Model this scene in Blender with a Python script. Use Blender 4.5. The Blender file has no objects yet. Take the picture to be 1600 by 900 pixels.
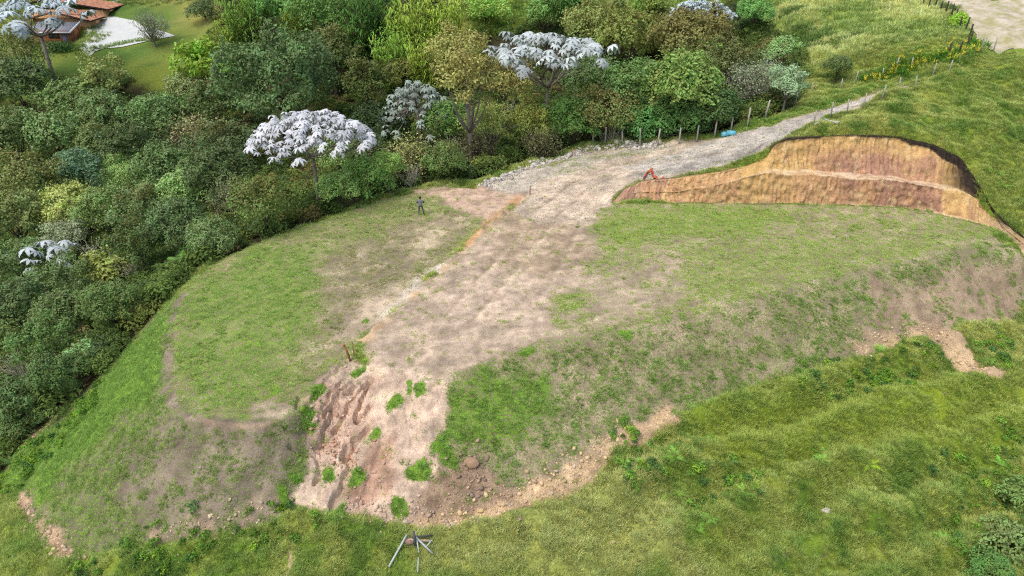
import bpy, bmesh, math, random
import numpy as np
from mathutils import Vector, Matrix, Euler
from mathutils.geometry import delaunay_2d_cdt

SC = bpy.context.scene
COL = SC.collection
rng = np.random.default_rng(7)

# ------------------------------------------------------------------ camera
F_PX, PITCH, CAM_H = 1073.0, math.radians(30.0), 25.0
cam_d = bpy.data.cameras.new('camera'); cam = bpy.data.objects.new('camera', cam_d); COL.objects.link(cam)
cam.location = (0, 0, CAM_H); cam.rotation_euler = (math.pi/2 - PITCH, 0, 0)
cam_d.sensor_width = 36.0; cam_d.lens = 36.0*F_PX/1600.0; cam_d.clip_start = 0.5; cam_d.clip_end = 3000
SC.camera = cam
# ------------------------------------------------------------------ sky, sun, exposure (bright overcast)
SUN_EL, SUN_AZ = math.radians(64), math.radians(-128)     # azimuth measured from +Y towards +X
w = bpy.data.worlds.new('World'); SC.world = w; w.use_nodes = True
wn = w.node_tree; bg = wn.nodes['Background']; sky = wn.nodes.new('ShaderNodeTexSky')
sky.sky_type = 'NISHITA'; sky.sun_disc = False; sky.sun_elevation = SUN_EL; sky.sun_rotation = SUN_AZ
sky.dust_density = 4.0; sky.air_density = 1.0; sky.ozone_density = 0.6
wn.links.new(sky.outputs[0], bg.inputs[0]); bg.inputs[1].default_value = 0.15
sd = bpy.data.lights.new('sun', 'SUN'); so = bpy.data.objects.new('sun', sd); COL.objects.link(so)
sd.energy = 1.5; sd.angle = math.radians(32); sd.color = (1, .96, .9)
sdir = Vector((math.sin(SUN_AZ)*math.cos(SUN_EL), math.cos(SUN_AZ)*math.cos(SUN_EL), math.sin(SUN_EL)))
so.rotation_euler = sdir.to_track_quat('Z', 'Y').to_euler(); so.location = sdir*200
SC.view_settings.view_transform = 'Standard'; SC.view_settings.look = 'None'
SC.view_settings.gamma = 1; SC.view_settings.exposure = 0.32; SC.view_settings.use_curve_mapping = False
try:
    SC.cycles.use_denoising = False; SC.cycles.filter_width = 1.15; SC.cycles.max_bounces = 6; SC.cycles.diffuse_bounces = 3; SC.cycles.transmission_bounces = 4; SC.cycles.transparent_max_bounces = 4
except Exception: pass

# ------------------------------------------------------------------ pixel <-> world
cP, sP = math.cos(PITCH), math.sin(PITCH)
def ray(u, v):
    a, b = (u-800)/F_PX, (450-v)/F_PX
    return np.array((a, cP+b*sP, -sP+b*cP))            # unit camera depth
def at(u, v, z):                                       # the point of this ray that lies at height z
    d = ray(u, v); t = (z-CAM_H)/d[2]
    return (d[0]*t, d[1]*t, z)

# ------------------------------------------------------------------ noise
def _hash(ix, iy, s):
    h = (ix.astype(np.int64)*374761393 + iy.astype(np.int64)*668265263 + s*1442695041) & 0x7fffffff
    h = ((h ^ (h >> 13))*1274126177) & 0x7fffffff
    return ((h ^ (h >> 16)) & 0xffff)/65535.0
def vnoise(x, y, s=0):
    x = np.asarray(x, float); y = np.asarray(y, float)
    ix = np.floor(x); iy = np.floor(y); fx = x-ix; fy = y-iy
    fx = fx*fx*(3-2*fx); fy = fy*fy*(3-2*fy)
    a = _hash(ix, iy, s); b = _hash(ix+1, iy, s); c = _hash(ix, iy+1, s); d = _hash(ix+1, iy+1, s)
    return (a*(1-fx)+b*fx)*(1-fy)+(c*(1-fx)+d*fx)*fy
def fbm(x, y, sc, oct=4, s=0):
    r = 0; a = .5; t = 0
    for k in range(oct):
        r = r+a*vnoise(x/sc+17.3*k, y/sc-9.1*k, s+k); t += a; a *= .5; sc *= .5
    return r/t                                        # 0..1
def sstep(a, b, x):
    t = np.clip((x-a)/(b-a), 0, 1); return t*t*(3-2*t)

# ------------------------------------------------------------------ the terrain as break lines (photo pixel + height in metres)
LINES = {
 'left_edge': [(690,292,-.15),(600,312,-.3),(520,340,-.3),(440,368,-.3),(370,395,-.3),(320,425,-.3),(285,460,-.3),(270,490,-.3),(262,530,-.3),(260,580,-.3),(266,620,-.3),(290,648,-.3),(340,660,-.3),(400,664,-.3),(450,655,-.35),(475,640,-.4)],
 'left_toe': [(640,272,-3.5),(560,285,-4.2),(470,315,-4.8),(390,350,-4.8),(330,388,-4.5),(285,430,-3.0),(255,476,-1.6),(210,530,-3.2),(160,590,-4.7),(100,640,-6.2),(40,700,-8.0),(0,748,-9.0)],
 'front_toe': [(30,775,-7.8),(60,830,-6.8),(100,862,-6.0),(200,848,-4.7),(340,830,-3.7),(430,805,-3.5),(540,802,-3.7),(640,822,-4.4),(760,800,-4.2),(880,742,-3.7),(960,690,-3.4),(1040,645,-3.3),(1200,590,-3.2),(1350,552,-3.2),(1440,525,-3.4),(1520,500,-3.4),(1600,470,-3.6)],
 'right_edge': [(700,590,-.1),(760,570,.05),(820,548,.1),(900,535,.1),(980,520,.1),(1080,498,.1),(1180,470,.1),(1260,448,.1),(1340,428,.1),(1430,408,.1),(1500,388,.1),(1548,370,.1),(1575,384,-.2),(1605,410,-.6)],
 'step_hi': [(835,302,.15),(745,372,.08),(695,422,.06),(645,462,.05),(605,500,.0),(566,545,-.1)],
 'step_lo': [(815,302,-.1),(731,372,-.25),(681,422,-.28),(630,462,-.28),(590,500,-.28),(550,545,-.32)],
 'road_l': [(750,288,-.05),(820,262,.2),(900,239,.8),(1000,228,1.4),(1100,218,2.3),(1200,198,4.2),(1260,178,5.2),(1330,157,5.8),(1420,130,6.5)],
 'road_c': [(900,295,.5),(980,262,1.0),(1080,243,1.9),(1160,228,3.0),(1232,206,4.4),(1300,180,5.4),(1360,158,6.0),(1424,134,6.5)],
 'crest': [(1240,213,5.2),(1320,181,6.3),(1380,154,7.3),(1440,130,8.1),(1500,107,8.8),(1600,78,9.3)],
 'rill': [(545,560,-.25),(560,600,-.75),(555,640,-1.35),(540,700,-2.2),(525,750,-2.9)],
 'rill2': [(640,600,-.3),(670,640,-.95),(660,700,-1.9),(640,760,-3.0)],
 'rill3': [(500,600,-.45),(482,660,-1.1),(470,720,-2.0)],
}
POINTS = [(800,900,-4.9),(640,900,-5.2),(400,900,-4.7),(200,905,-5.6),(0,895,-7.2),(500,860,-4.4),(1000,800,-4.9),(1000,900,-5.8),(1200,700,-4.5),(1200,800,-5.5),(1200,900,-6.5),
 (1400,640,-4.5),(1400,750,-5.8),(1400,900,-7.4),(1600,560,-4.4),(1600,640,-5.4),(1600,760,-6.9),(1600,900,-8.6),(1050,720,-4.1),(900,830,-4.6),(1500,560,-4.0),
 (800,235,-2.5),(720,262,-3.2),(400,300,-9),(200,400,-12),(0,520,-13),(60,600,-9.5),(0,300,-15),(200,250,-13),(330,250,-12),(100,170,-9),(0,170,-9),(250,115,-4.2),(60,120,-4),(150,100,-1.7),
 (220,90,-.9),(320,60,1.2),(300,20,4),(140,88,-.7),(260,55,1.0),(215,30,2.3),(145,28,2.3),(75,72,0),(110,80,-.4),(20,60,.5),(500,150,-6),(700,150,-4),(600,60,2),(500,40,4),(900,120,-1),(900,180,-2),(1000,60,4),(1000,150,-.5),(1100,120,2),(1100,170,1.2),
 (1200,150,4),(1250,100,6),(1300,50,8.5),(1400,20,10.5),(1450,80,9),(1300,0,11),(800,20,6),(700,0,8),(500,0,7.5),(1000,0,10),(1500,0,11.5),(1560,30,10.6),(1600,72,9.1),(1480,112,8.5),
 (1400,185,6.2),(1500,200,5.9),(1600,300,2.4),(1600,350,1.0),(1600,200,5.6),(1600,110,8.6),(1500,150,7.4),(1350,195,6.0)]
CUT = [  # base, ledge, top of the excavated bank
 ((955,318,.1),(966,306,.6),(975,296,.9)), ((1000,314,.1),(1000,300,.8),(1003,284,1.4)), ((1060,318,.1),(1058,300,1.0),(1060,279,2.0)),
 ((1130,319,.1),(1128,287,1.85),(1132,268,2.6)), ((1168,320,.1),(1166,277,2.45),(1170,259,2.95)), ((1192,320,.1),(1192,272,2.7),(1198,246,3.6)), ((1212,320,.1),(1214,270,2.75),(1208,228,4.7)), ((1234,320,.1),(1238,270,2.8),(1230,216,5.25)),
 ((1330,322,.1),(1330,277,2.5),(1330,211,5.6)), ((1400,325,.1),(1400,284,2.35),(1400,213,5.5)), ((1450,331,.1),(1455,291,2.2),(1460,226,5.1)),
 ((1500,342,.1),(1505,300,2.0),(1502,247,4.2)), ((1530,350,.1),(1535,315,1.3),(1528,285,2.6)), ((1550,356,.1),(1552,338,.7),(1550,325,1.3)),
 ((1562,363,.1),(1566,354,.45),(1570,347,.8)), ((1605,396,-.3),(1608,388,-.1),(1612,380,.2))]
WORLD_PTS = [(-60,8,-13),(-30,10,-9),(-10,10,-8),(10,10,-9),(30,10,-12),(60,10,-14),(70,35,-6),(70,60,6),(-60,30,-14),(-75,60,-16),(-120,100,-14),(-90,140,-3),(-130,150,0),
 (60,80,12),(80,110,15),(140,60,16),(140,20,-5),(140,-40,-20),(-140,-40,-30),(0,-40,-24),(-160,60,-18),
 (-150,200,14),(-60,190,15),(0,190,17),(60,180,20),(140,180,26),(-180,420,70),(0,420,75),(220,420,85),(220,180,30),(220,-40,-20),(220,60,20),(-220,-40,-30),(-220,60,-18),(-220,200,16),(-220,420,70)]
def build_tin():
    pts, edges = [], []
    def add(p): pts.append(p); return len(pts)-1
    for L in LINES.values():
        ids = [add(at(*p)) for p in L]; edges.extend(zip(ids[:-1], ids[1:]))
    for k in (0, 2):
        ids = [add(at(*c[k])) for c in CUT]; edges.extend(zip(ids[:-1], ids[1:]))
    for p in POINTS: add(at(*p))
    for p in WORLD_PTS: add(p)
    P = np.array(pts)
    vo, eo, fo, ov, oe, of = delaunay_2d_cdt([Vector(p[:2]) for p in pts], edges, [], 0, 1e-4)
    V = np.array([(v.x, v.y) for v in vo]); Z = np.zeros(len(V))
    for i, src in enumerate(ov):
        if src: Z[i] = np.mean([P[s, 2] for s in src])
        else:
            d = np.hypot(P[:,0]-V[i,0], P[:,1]-V[i,1]); j = np.argsort(d)[:3]; ww = 1/(d[j]+1e-3); Z[i] = (P[j,2]*ww).sum()/ww.sum()
    return V, Z, [tuple(f) for f in fo]
def axis(segs):                                        # list of (start, stop, step)
    out = []
    for a, b, s in segs: out.extend(np.arange(a, b-1e-6, s))
    out.append(segs[-1][1]); return np.array(out)
GX = axis([(-220,-120,10),(-120,-60,3),(-60,-36,.8),(-36,-15,.26),(-15,-1,.08),(-1,50,.26),(50,90,1.2),(90,220,8)])
GY = axis([(-40,8,6),(8,17,.8),(17,23,.26),(23,37,.08),(37,66,.26),(66,90,.4),(90,150,1.0),(150,200,3),(200,420,12)])
NX, NY = len(GX), len(GY)
XX, YY = np.meshgrid(GX, GY)                           # [row y][col x]
def rasterise():
    V, Z, T = build_tin(); H = np.full((NY, NX), np.nan)
    for f in T:
        (x0,y0),(x1,y1),(x2,y2) = V[f[0]],V[f[1]],V[f[2]]
        den = (y1-y2)*(x0-x2)+(x2-x1)*(y0-y2)
        if abs(den) < 1e-9: continue
        i0, i1 = np.searchsorted(GX, min(x0,x1,x2)-1e-6), np.searchsorted(GX, max(x0,x1,x2)+1e-6)
        j0, j1 = np.searchsorted(GY, min(y0,y1,y2)-1e-6), np.searchsorted(GY, max(y0,y1,y2)+1e-6)
        if i0 >= i1 or j0 >= j1: continue
        X = XX[j0:j1,i0:i1]; Y = YY[j0:j1,i0:i1]
        a = ((y1-y2)*(X-x2)+(x2-x1)*(Y-y2))/den; b = ((y2-y0)*(X-x2)+(x0-x2)*(Y-y2))/den; c = 1-a-b
        m = (a > -1e-6)&(b > -1e-6)&(c > -1e-6)
        sub = H[j0:j1,i0:i1]; sub[m] = (a*Z[f[0]]+b*Z[f[1]]+c*Z[f[2]])[m]
    H[np.isnan(H)] = -20
    return H
H = rasterise()
def smooth(H, it):
    dx = np.gradient(GX); dy = np.gradient(GY)
    for _ in range(it):
        P = np.pad(H, 1, mode='edge')
        H = H*.5+.125*(P[:-2,1:-1]+P[2:,1:-1]+P[1:-1,:-2]+P[1:-1,2:])
    return H
Hs = smooth(H, 12)
Hs2 = smooth(Hs, 60)
far = np.clip(sstep(70, 100, YY)+sstep(-30, -42, XX), 0, 1)
H = Hs*(1-far)+Hs2*far
def sample(G, x, y):
    x = np.clip(np.asarray(x, float), GX[0], GX[-1]-1e-6); y = np.clip(np.asarray(y, float), GY[0], GY[-1]-1e-6)
    i = np.clip(np.searchsorted(GX, x, side='right')-1, 0, NX-2); j = np.clip(np.searchsorted(GY, y, side='right')-1, 0, NY-2)
    fx = (x-GX[i])/(GX[i+1]-GX[i]); fy = (y-GY[j])/(GY[j+1]-GY[j])
    return (G[j,i]*(1-fx)+G[j,i+1]*fx)*(1-fy)+(G[j+1,i]*(1-fx)+G[j+1,i+1]*fx)*fy
H0 = H.copy()
_T = np.concatenate([np.arange(15, 120, .12), np.arange(120, 420, .6)])
def hit(u, v, G=None):                                 # where this photo pixel meets the ground
    G = H0 if G is None else G
    d = ray(u, v); g = CAM_H+d[2]*_T-sample(G, d[0]*_T, d[1]*_T)
    k = np.argmax(g < 0)
    if g[k] >= 0: k = len(_T)-1
    if k == 0: t = _T[0]
    else: t = _T[k-1]+(_T[k]-_T[k-1])*g[k-1]/(g[k-1]-g[k]+1e-9)
    return np.array((d[0]*t, d[1]*t, CAM_H+d[2]*t))
def hit_above(u, v, hc):                               # the farthest spot on this ray before the ground where it is hc(t) above it
    d = ray(u, v); g = CAM_H+d[2]*_T-sample(H0, d[0]*_T, d[1]*_T)
    k = np.argmax(g < 0)
    if g[k] >= 0: k = len(_T)-1
    while k > 0 and g[k] < hc(_T[k]): k -= 1
    t = _T[k]; return d[0]*t, d[1]*t, t
def world_poly(px): return np.array([hit(u, v)[:2] for u, v in px])
def sdf(P, X, Y, closed=True):                         # signed distance, negative inside; open line: distance
    X = np.asarray(X); D = np.full(X.shape, 1e9); ins = np.zeros(X.shape, bool); n = len(P)
    for i in range(n if closed else n-1):
        ax, ay = P[i][:2]; bx, by = P[(i+1)%n][:2]
        ex, ey = bx-ax, by-ay; L = ex*ex+ey*ey+1e-12
        t = np.clip(((X-ax)*ex+(Y-ay)*ey)/L, 0, 1)
        D = np.minimum(D, (X-ax-t*ex)**2+(Y-ay-t*ey)**2)
        if closed:
            c = ((ay > Y) != (by > Y)) & (X < ex*(Y-ay)/(ey if abs(ey) > 1e-12 else 1e-12)+ax); ins ^= c
    D = np.sqrt(D); return np.where(ins, -D, D) if closed else D
#@@TERRAIN_END

# ------------------------------------------------------------------ helpers: colours, meshes, materials
def S(r, g, b, k=1.0):                                 # sRGB 0-255 -> linear
    f = lambda c: (c/255/12.92 if c/255 <= .04045 else ((c/255+.055)/1.055)**2.4)*k
    return (f(r), f(g), f(b))
def np_mesh(name, V, F, attrs=None, smooth=False):
    """V (n,3); F list of index arrays (m,k) ; attrs name -> (n,) float or (n,3) colour on points"""
    me = bpy.data.meshes.new(name); V = np.asarray(V, np.float32)
    me.vertices.add(len(V)); me.vertices.foreach_set('co', V.ravel())
    F = [np.asarray(f, np.int32) for f in F if len(f)]
    if F:
        li = np.concatenate([f.ravel() for f in F]); tot = np.concatenate([np.full(len(f), f.shape[1], np.int32) for f in F])
        st = np.concatenate([[0], np.cumsum(tot)[:-1]]).astype(np.int32)
        me.loops.add(len(li)); me.loops.foreach_set('vertex_index', li)
        me.polygons.add(len(tot)); me.polygons.foreach_set('loop_start', st); me.polygons.foreach_set('loop_total', tot)
        if smooth: me.polygons.foreach_set('use_smooth', np.ones(len(tot), bool))
    for k, a in (attrs or {}).items():
        a = np.asarray(a, np.float32)
        if a.ndim == 1: at_ = me.attributes.new(k, 'FLOAT', 'POINT'); at_.data.foreach_set('value', a)
        else:
            at_ = me.attributes.new(k, 'FLOAT_COLOR', 'POINT'); at_.data.foreach_set('color', np.concatenate([a, np.ones((len(a),1), np.float32)], 1).ravel())
    me.update(calc_edges=True); me.validate(); return me
def link(name, me, mat=None, parent=None, loc=None):
    o = bpy.data.objects.new(name, me); COL.objects.link(o)
    if mat and me is not None and not me.materials: me.materials.append(mat)
    if parent: o.parent = parent
    if loc is not None: o.location = loc
    return o
def tag(o, label=None, cat=None, group=None, kind=None):
    if label: o['label'] = label
    if cat: o['category'] = cat
    if group: o['group'] = group
    if kind: o['kind'] = kind
    return o
class Mb:                                              # collects shapes, builds one mesh
    def __init__(s): s.v = []; s.q = []; s.t = []; s.n = 0; s.a = []
    def add(s, V, Q=(), T=(), a=0.0):
        V = np.asarray(V, float); s.v.append(V)
        if len(Q): s.q.append(np.asarray(Q)+s.n)
        if len(T): s.t.append(np.asarray(T)+s.n)
        s.a.append(np.broadcast_to(np.asarray(a, float), (len(V),)).copy()); s.n += len(V)
    def tube(s, P, R, n=6, a=0.0, cap=True):
        P = np.asarray(P, float); R = np.broadcast_to(np.asarray(R, float), (len(P),)); rings = []
        for i in range(len(P)):
            d = P[min(i+1, len(P)-1)]-P[max(i-1, 0)]; d = d/(np.linalg.norm(d)+1e-9)
            up = np.array((0,0,1.)) if abs(d[2]) < .9 else np.array((1.,0,0)); x = np.cross(d, up); x /= np.linalg.norm(x); y = np.cross(d, x)
            th = np.arange(n)*2*math.pi/n; rings.append(P[i]+R[i]*(np.cos(th)[:,None]*x+np.sin(th)[:,None]*y))
        V = np.concatenate(rings); Q = []
        for i in range(len(P)-1):
            for k in range(n): Q.append((i*n+k, i*n+(k+1)%n, (i+1)*n+(k+1)%n, (i+1)*n+k))
        T = []
        if cap:
            V = np.concatenate([V, P[:1], P[-1:]]); c0, c1 = len(V)-2, len(V)-1; b = (len(P)-1)*n
            for k in range(n): T.append((c0, (k+1)%n, k)); T.append((c1, b+k, b+(k+1)%n))
        s.add(V, Q, T, a)
    def box(s, c, d, rz=0, rx=0, ry=0, a=0.0):
        M = Euler((rx, ry, rz)).to_matrix(); V = []
        for x in (-1,1):
            for y in (-1,1):
                for z in (-1,1): V.append(M@Vector((x*d[0]/2, y*d[1]/2, z*d[2]/2))+Vector(c))
        s.add(V, [(0,1,3,2),(4,6,7,5),(0,4,5,1),(2,3,7,6),(0,2,6,4),(1,5,7,3)], (), a)
    def mesh(s, name, smooth=False, attr='tint'):
        V = np.concatenate(s.v); F = []
        if s.q: F.append(np.concatenate(s.q))
        if s.t: F.append(np.concatenate(s.t))
        return np_mesh(name, V, F, {attr: np.concatenate(s.a)}, smooth)
def new_mat(name):
    m = bpy.data.materials.new(name); m.use_nodes = True; nt = m.node_tree; nt.nodes.clear()
    out = nt.nodes.new('ShaderNodeOutputMaterial'); return m, nt, out
def N(nt, t, **kw):
    n = nt.nodes.new('ShaderNode'+t)
    for k, v in kw.items(): setattr(n, k, v)
    return n
def L(nt, a, b): nt.links.new(a, b)
def mixc(nt, fac, a, b, mode='MIX'):
    n = N(nt, 'Mix', data_type='RGBA', blend_type=mode)
    for sock, val in ((n.inputs[0], fac), (n.inputs[6], a), (n.inputs[7], b)):
        if hasattr(val, 'is_linked') or hasattr(val, 'links'): L(nt, val, sock)
        elif isinstance(val, (int, float)): sock.default_value = val
        else: sock.default_value = (*val, 1) if len(val) == 3 else val
    return n.outputs[2]
def math_(nt, op, a, b=None, clamp=False):
    n = N(nt, 'Math', operation=op, use_clamp=clamp)
    for sock, val in ((n.inputs[0], a), (n.inputs[1], b)):
        if val is None: continue
        if isinstance(val, (int, float)): sock.default_value = val
        else: L(nt, val, sock)
    return n.outputs[0]
def maprange(nt, v, a, b, c=0.0, d=1.0, smooth=True):
    n = N(nt, 'MapRange', interpolation_type='SMOOTHSTEP' if smooth else 'LINEAR'); L(nt, v, n.inputs[0])
    for i, x in enumerate((a, b, c, d)): n.inputs[i+1].default_value = x
    return n.outputs[0]
def noise(nt, vec, scale, detail=4, rough=.6):
    n = N(nt, 'TexNoise'); n.inputs['Scale'].default_value = scale; n.inputs['Detail'].default_value = detail; n.inputs['Roughness'].default_value = rough
    L(nt, vec, n.inputs['Vector']); return n.outputs[0]
def simple_mat(name, col, rough=.8, var=.25, scale=6.0, col2=None, metal=0.0, bump=0.0):
    m, nt, out = new_mat(name); tc = N(nt, 'TexCoord'); nz = noise(nt, tc.outputs['Object'], scale, 5)
    c2 = col2 or tuple(c*(1-var) for c in col)
    c = mixc(nt, maprange(nt, nz, .3, .7), c2, col); p = N(nt, 'BsdfPrincipled'); L(nt, c, p.inputs['Base Color'])
    p.inputs['Roughness'].default_value = rough; p.inputs['Metallic'].default_value = metal
    if bump:
        b = N(nt, 'Bump'); b.inputs['Strength'].default_value = bump; b.inputs['Distance'].default_value = .02; L(nt, noise(nt, tc.outputs['Object'], scale*5, 4), b.inputs['Height']); L(nt, b.outputs[0], p.inputs['Normal'])
    L(nt, p.outputs[0], out.inputs[0]); return m

# ------------------------------------------------------------------ relief on the terrain
def W(px): return world_poly(px)
LEFT_TERRACE = [(u,v) for u,v,z in LINES['left_edge']]+[(u,v) for u,v,z in LINES['step_lo'][::-1]]
RIGHT_TERRACE = [(u,v) for u,v,z in LINES['right_edge'][:12]]+[(1545,354),(1500,343),(1450,332),(1400,326),(1330,323),(1190,321),(1060,319),(955,319)]+[(u,v) for u,v,z in LINES['step_hi']]+[(600,585),(650,592)]
LEFT_SLOPE = [(285,460),(270,490),(262,530),(260,580),(266,620),(290,648),(340,660),(400,664),(450,655),(475,640),(482,700),(460,770),(430,805),(340,832),(200,850),(100,865),(60,832),(28,778),(0,748),(40,700),(100,640),(160,590),(210,530),(255,476)]
RIGHT_SLOPE = [(u,v) for u,v,z in LINES['right_edge']]+[(1605,470),(1520,500),(1440,525),(1350,552),(1200,590),(1040,645),(960,690),(880,742),(760,800),(690,815),(690,700)]
EROSION = [(475,640),(500,598),(545,556),(600,575),(700,588),(700,640),(690,720),(700,815),(640,822),(540,802),(455,790),(482,700)]
ROAD = [(750,288),(820,262),(900,239),(1000,228),(1100,218),(1200,198),(1260,178),(1330,157),(1405,134),(1424,134),(1360,160),(1300,184),(1232,212),(1205,228),(1130,262),(1060,274),(1003,280),(960,308),(915,345),(850,350),(800,330),(835,302),(790,298)]
FOREST = [(0,748),(40,700),(100,640),(160,590),(210,530),(255,476),(285,447),(330,412),(400,381),(500,340),(600,307),(685,288),(750,282),(820,255),(900,233),(1000,223),(1100,213),(1180,190),(1250,165),(1262,115),(1200,60),(1180,0),(860,0),(840,40),(700,50),(690,0),(345,0),(330,80),(270,150),(150,105),(60,150),(0,160),(-260,160),(-260,760)]
LAWN = [(60,150),(0,160),(0,60),(60,72),(140,88),(150,75),(140,0),(345,0),(335,90),(270,150),(150,108)]
wl, wr, ws, wrs, we, wroad, wfor, wlawn = [W(p) for p in (LEFT_TERRACE, RIGHT_TERRACE, LEFT_SLOPE, RIGHT_SLOPE, EROSION, ROAD, FOREST, LAWN)]
wcut = np.array([at(*c[0])[:2] for c in CUT]+[at(*c[2])[:2] for c in CUT[::-1]])
D = {n: sdf(p, XX, YY) for n, p in dict(lt=wl, rt=wr, ls=ws, rs=wrs, er=we, road=wroad, forest=wfor, lawn=wlawn, cut=wcut).items()}
def inside(k, f=.6, amp=.5, sc=1.6, seed=3, off=0.0):
    return sstep(f, -f, D[k]-off+(fbm(XX, YY, sc, 4, seed)-.5)*2*amp)
graded = np.clip(inside('lt',.3,0,off=.3)+inside('rt',.3,0,off=.3)+inside('road',.5,0), 0, 1)
slope_ = np.clip(inside('ls',.4,0,off=.4)+inside('rs',.4,0,off=.4)+inside('er',.4,0,off=.3), 0, 1)*(1-graded)
forest_ = inside('forest', 1.0, .3); lawn_ = inside('lawn', 1.5, 0)
pasture = np.clip(1-graded-slope_-forest_-lawn_, 0, 1)*sstep(0, .6, D['cut'])
mound = fbm(XX, YY, 4.2, 3, 11)
ridg = 1-np.abs(fbm(XX, YY*1.9, 3.4, 4, 21)*2-1)
H = H + graded*(fbm(XX,YY,1.2,4,5)-.5)*.10 + slope_*((fbm(XX,YY,1.0,4,6)-.5)*.34)+inside('er',.5,0)*(fbm(XX,YY,.5,5,9)-.5)*.42 + pasture*((mound-.5)*(1.1+1.2*sstep(50,60,YY))+(ridg-.7)*(.55+.5*sstep(50,60,YY))+(fbm(XX,YY,.9,3,8)-.5)*(.32+.35*sstep(46,40,YY)))
# stepped cattle paths across the lower right pasture
low = pasture*sstep(46, 40, YY)*sstep(2, 9, XX)
H = H + low*(.48*np.sin((H0*1.0+fbm(XX,YY,6,3,31)*1.1)*2*math.pi/1.05))
def polyline_w(px): return np.array([hit(u, v) for u, v in px])
def carve(px, width, depth, wob=.12, seed=1):
    global H
    P = polyline_w(px); m = (XX > P[:,0].min()-2)&(XX < P[:,0].max()+2)&(YY > P[:,1].min()-2)&(YY < P[:,1].max()+2)
    x = XX[m]; y = YY[m]; d = sdf(P, x+(fbm(x,y,.35,3,seed)-.5)*wob*3, y+(fbm(x,y,.35,3,seed+9)-.5)*wob*3, closed=False)
    h = H[m]; H[m] = h-depth*sstep(width, width*.72, d)
GULLIES = [([(572,592),(556,606),(540,624),(526,650),(508,684),(498,698)], .34, .24), ([(578,588),(566,600),(548,628),(532,654),(520,672)], .14, .35), ([(580,590),(572,612),(562,636),(556,654),(560,662)], .13, .50), ([(580,636),(570,646),(558,660)], .09, .40),
 ([(552,598),(528,614),(512,640),(500,664)], .08, .30), ([(540,590),(516,618),(500,648),(490,672)], .08, .25), ([(548,606),(532,618),(516,646),(506,676),(500,692)], .07, .35), ([(575,672),(556,690),(545,710),(546,735),(530,765),(520,790)], .22, .34), ([(560,690),(540,700),(536,718)], .16, .40),
 ([(600,690),(588,720),(580,750),(565,780)], .26, .16), ([(536,566),(512,596),(492,622),(480,648),(478,672)], .22, .20), ([(466,620),(464,636),(474,646)], .08, .30), ([(1430,500),(1420,486)], .2, .2), ([(1545,478),(1560,482)], .1, .2),
 ([(455,700),(492,712),(498,738),(490,755)], .09, .32), ([(640,640),(650,690),(645,740)], .4, .12), ([(1455,520),(1480,550),(1520,585)], .6, .25), ([(1375,470),(1390,490)], .12, .12)]
for i, (px, wd, dp) in enumerate(GULLIES): carve(px, wd, dp, seed=40+i)
for i, px in enumerate([[(1130,238),(1040,252),(970,270),(910,300),(866,340),(820,400),(770,460),(720,520)],[(1130,228),(1030,242),(955,258),(885,290),(840,325),(790,385),(735,445),(680,510)]]): carve(px, .30, .06, .1, seed=80+i)
Htop = H.copy()
H = H - 2.6*sstep(.12, -.6, D['cut'])

# ------------------------------------------------------------------ what covers the ground (soil colour, grass colour, grass cover, stoniness)
soil = np.zeros((NY,NX,3)); gcol = np.zeros((NY,NX,3)); cover = np.zeros((NY,NX)); stone = np.zeros((NY,NX))
soil[:] = S(112,100,72); gcol[:] = S(124,142,58); cover[:] = .92
def layer(m, s=None, g=None, c=None, st=None):
    global cover, stone
    mm = m[...,None]
    if s is not None: soil[:] = soil*(1-mm)+np.array(s)*mm
    if g is not None: gcol[:] = gcol*(1-mm)+np.array(g)*mm
    if c is not None: cover = cover*(1-m)+c*m
    if st is not None: stone = stone*(1-m)+st*m
def P_(px, f=.8, amp=.7, sc=1.6, seed=3, dist=None):    # soft patch given by a photo outline
    d = sdf(W(px), XX, YY); return sstep(f, -f, d+(fbm(XX,YY,sc,5,seed)-.5)*3.2*amp)
def Ln(px, wd, f=.5, amp=.4, seed=3):
    d = sdf(W(px), XX, YY, closed=False); return sstep(wd+f, wd-f, d+(fbm(XX,YY,.8,4,seed+len(px))-.5)*3.2*max(amp,wd))*(.25+.75*sstep(.36,.52,fbm(XX,YY,1.5,4,seed+71)))
big = fbm(XX,YY,9,3,77); med = fbm(XX,YY,2.6,4,78)
layer(sstep(.45,.65,big)*.8, g=S(144,152,76)); layer(sstep(.5,.7,med)*.7, g=S(106,138,50))
m3 = fbm(XX,YY,1.3,4,85); layer(sstep(.56,.70,m3)*.8, g=S(90,126,44)); layer(sstep(.46,.30,m3)*.6, g=S(146,158,80)); layer(sstep(.62,.72,fbm(XX,YY,1.0,4,86))*.7, s=S(150,140,118), c=.45)
field = sstep(84,92,YY)*sstep(15,25,XX); layer(field, g=S(128,152,72)); layer(field*sstep(.48,.66,fbm(XX,YY,7,3,79)), g=S(164,174,108)); layer(field*sstep(.55,.7,fbm(XX,YY,5,3,80)), g=S(88,118,48))
layer(P_([(640,830),(760,815),(900,745),(1010,720),(1060,780),(1080,860),(1100,900),(660,900)],.8,.8), s=S(150,140,100), g=S(142,152,84), c=.75)
layer(P_([(1080,660),(1200,610),(1420,590),(1600,600),(1600,720),(1300,700),(1150,760)],1.2,1.0), g=S(126,146,50))
layer(inside('lawn',1.5,.8), s=S(100,106,60), g=S(94,122,58), c=.9); layer(inside('lawn',1.5,.8)*sstep(.45,.62,fbm(XX,YY,6,4,87)), g=S(112,128,62)); layer(inside('lawn',1.5,.8)*sstep(.55,.7,fbm(XX,YY,3,4,88)), g=S(78,104,48))
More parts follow.
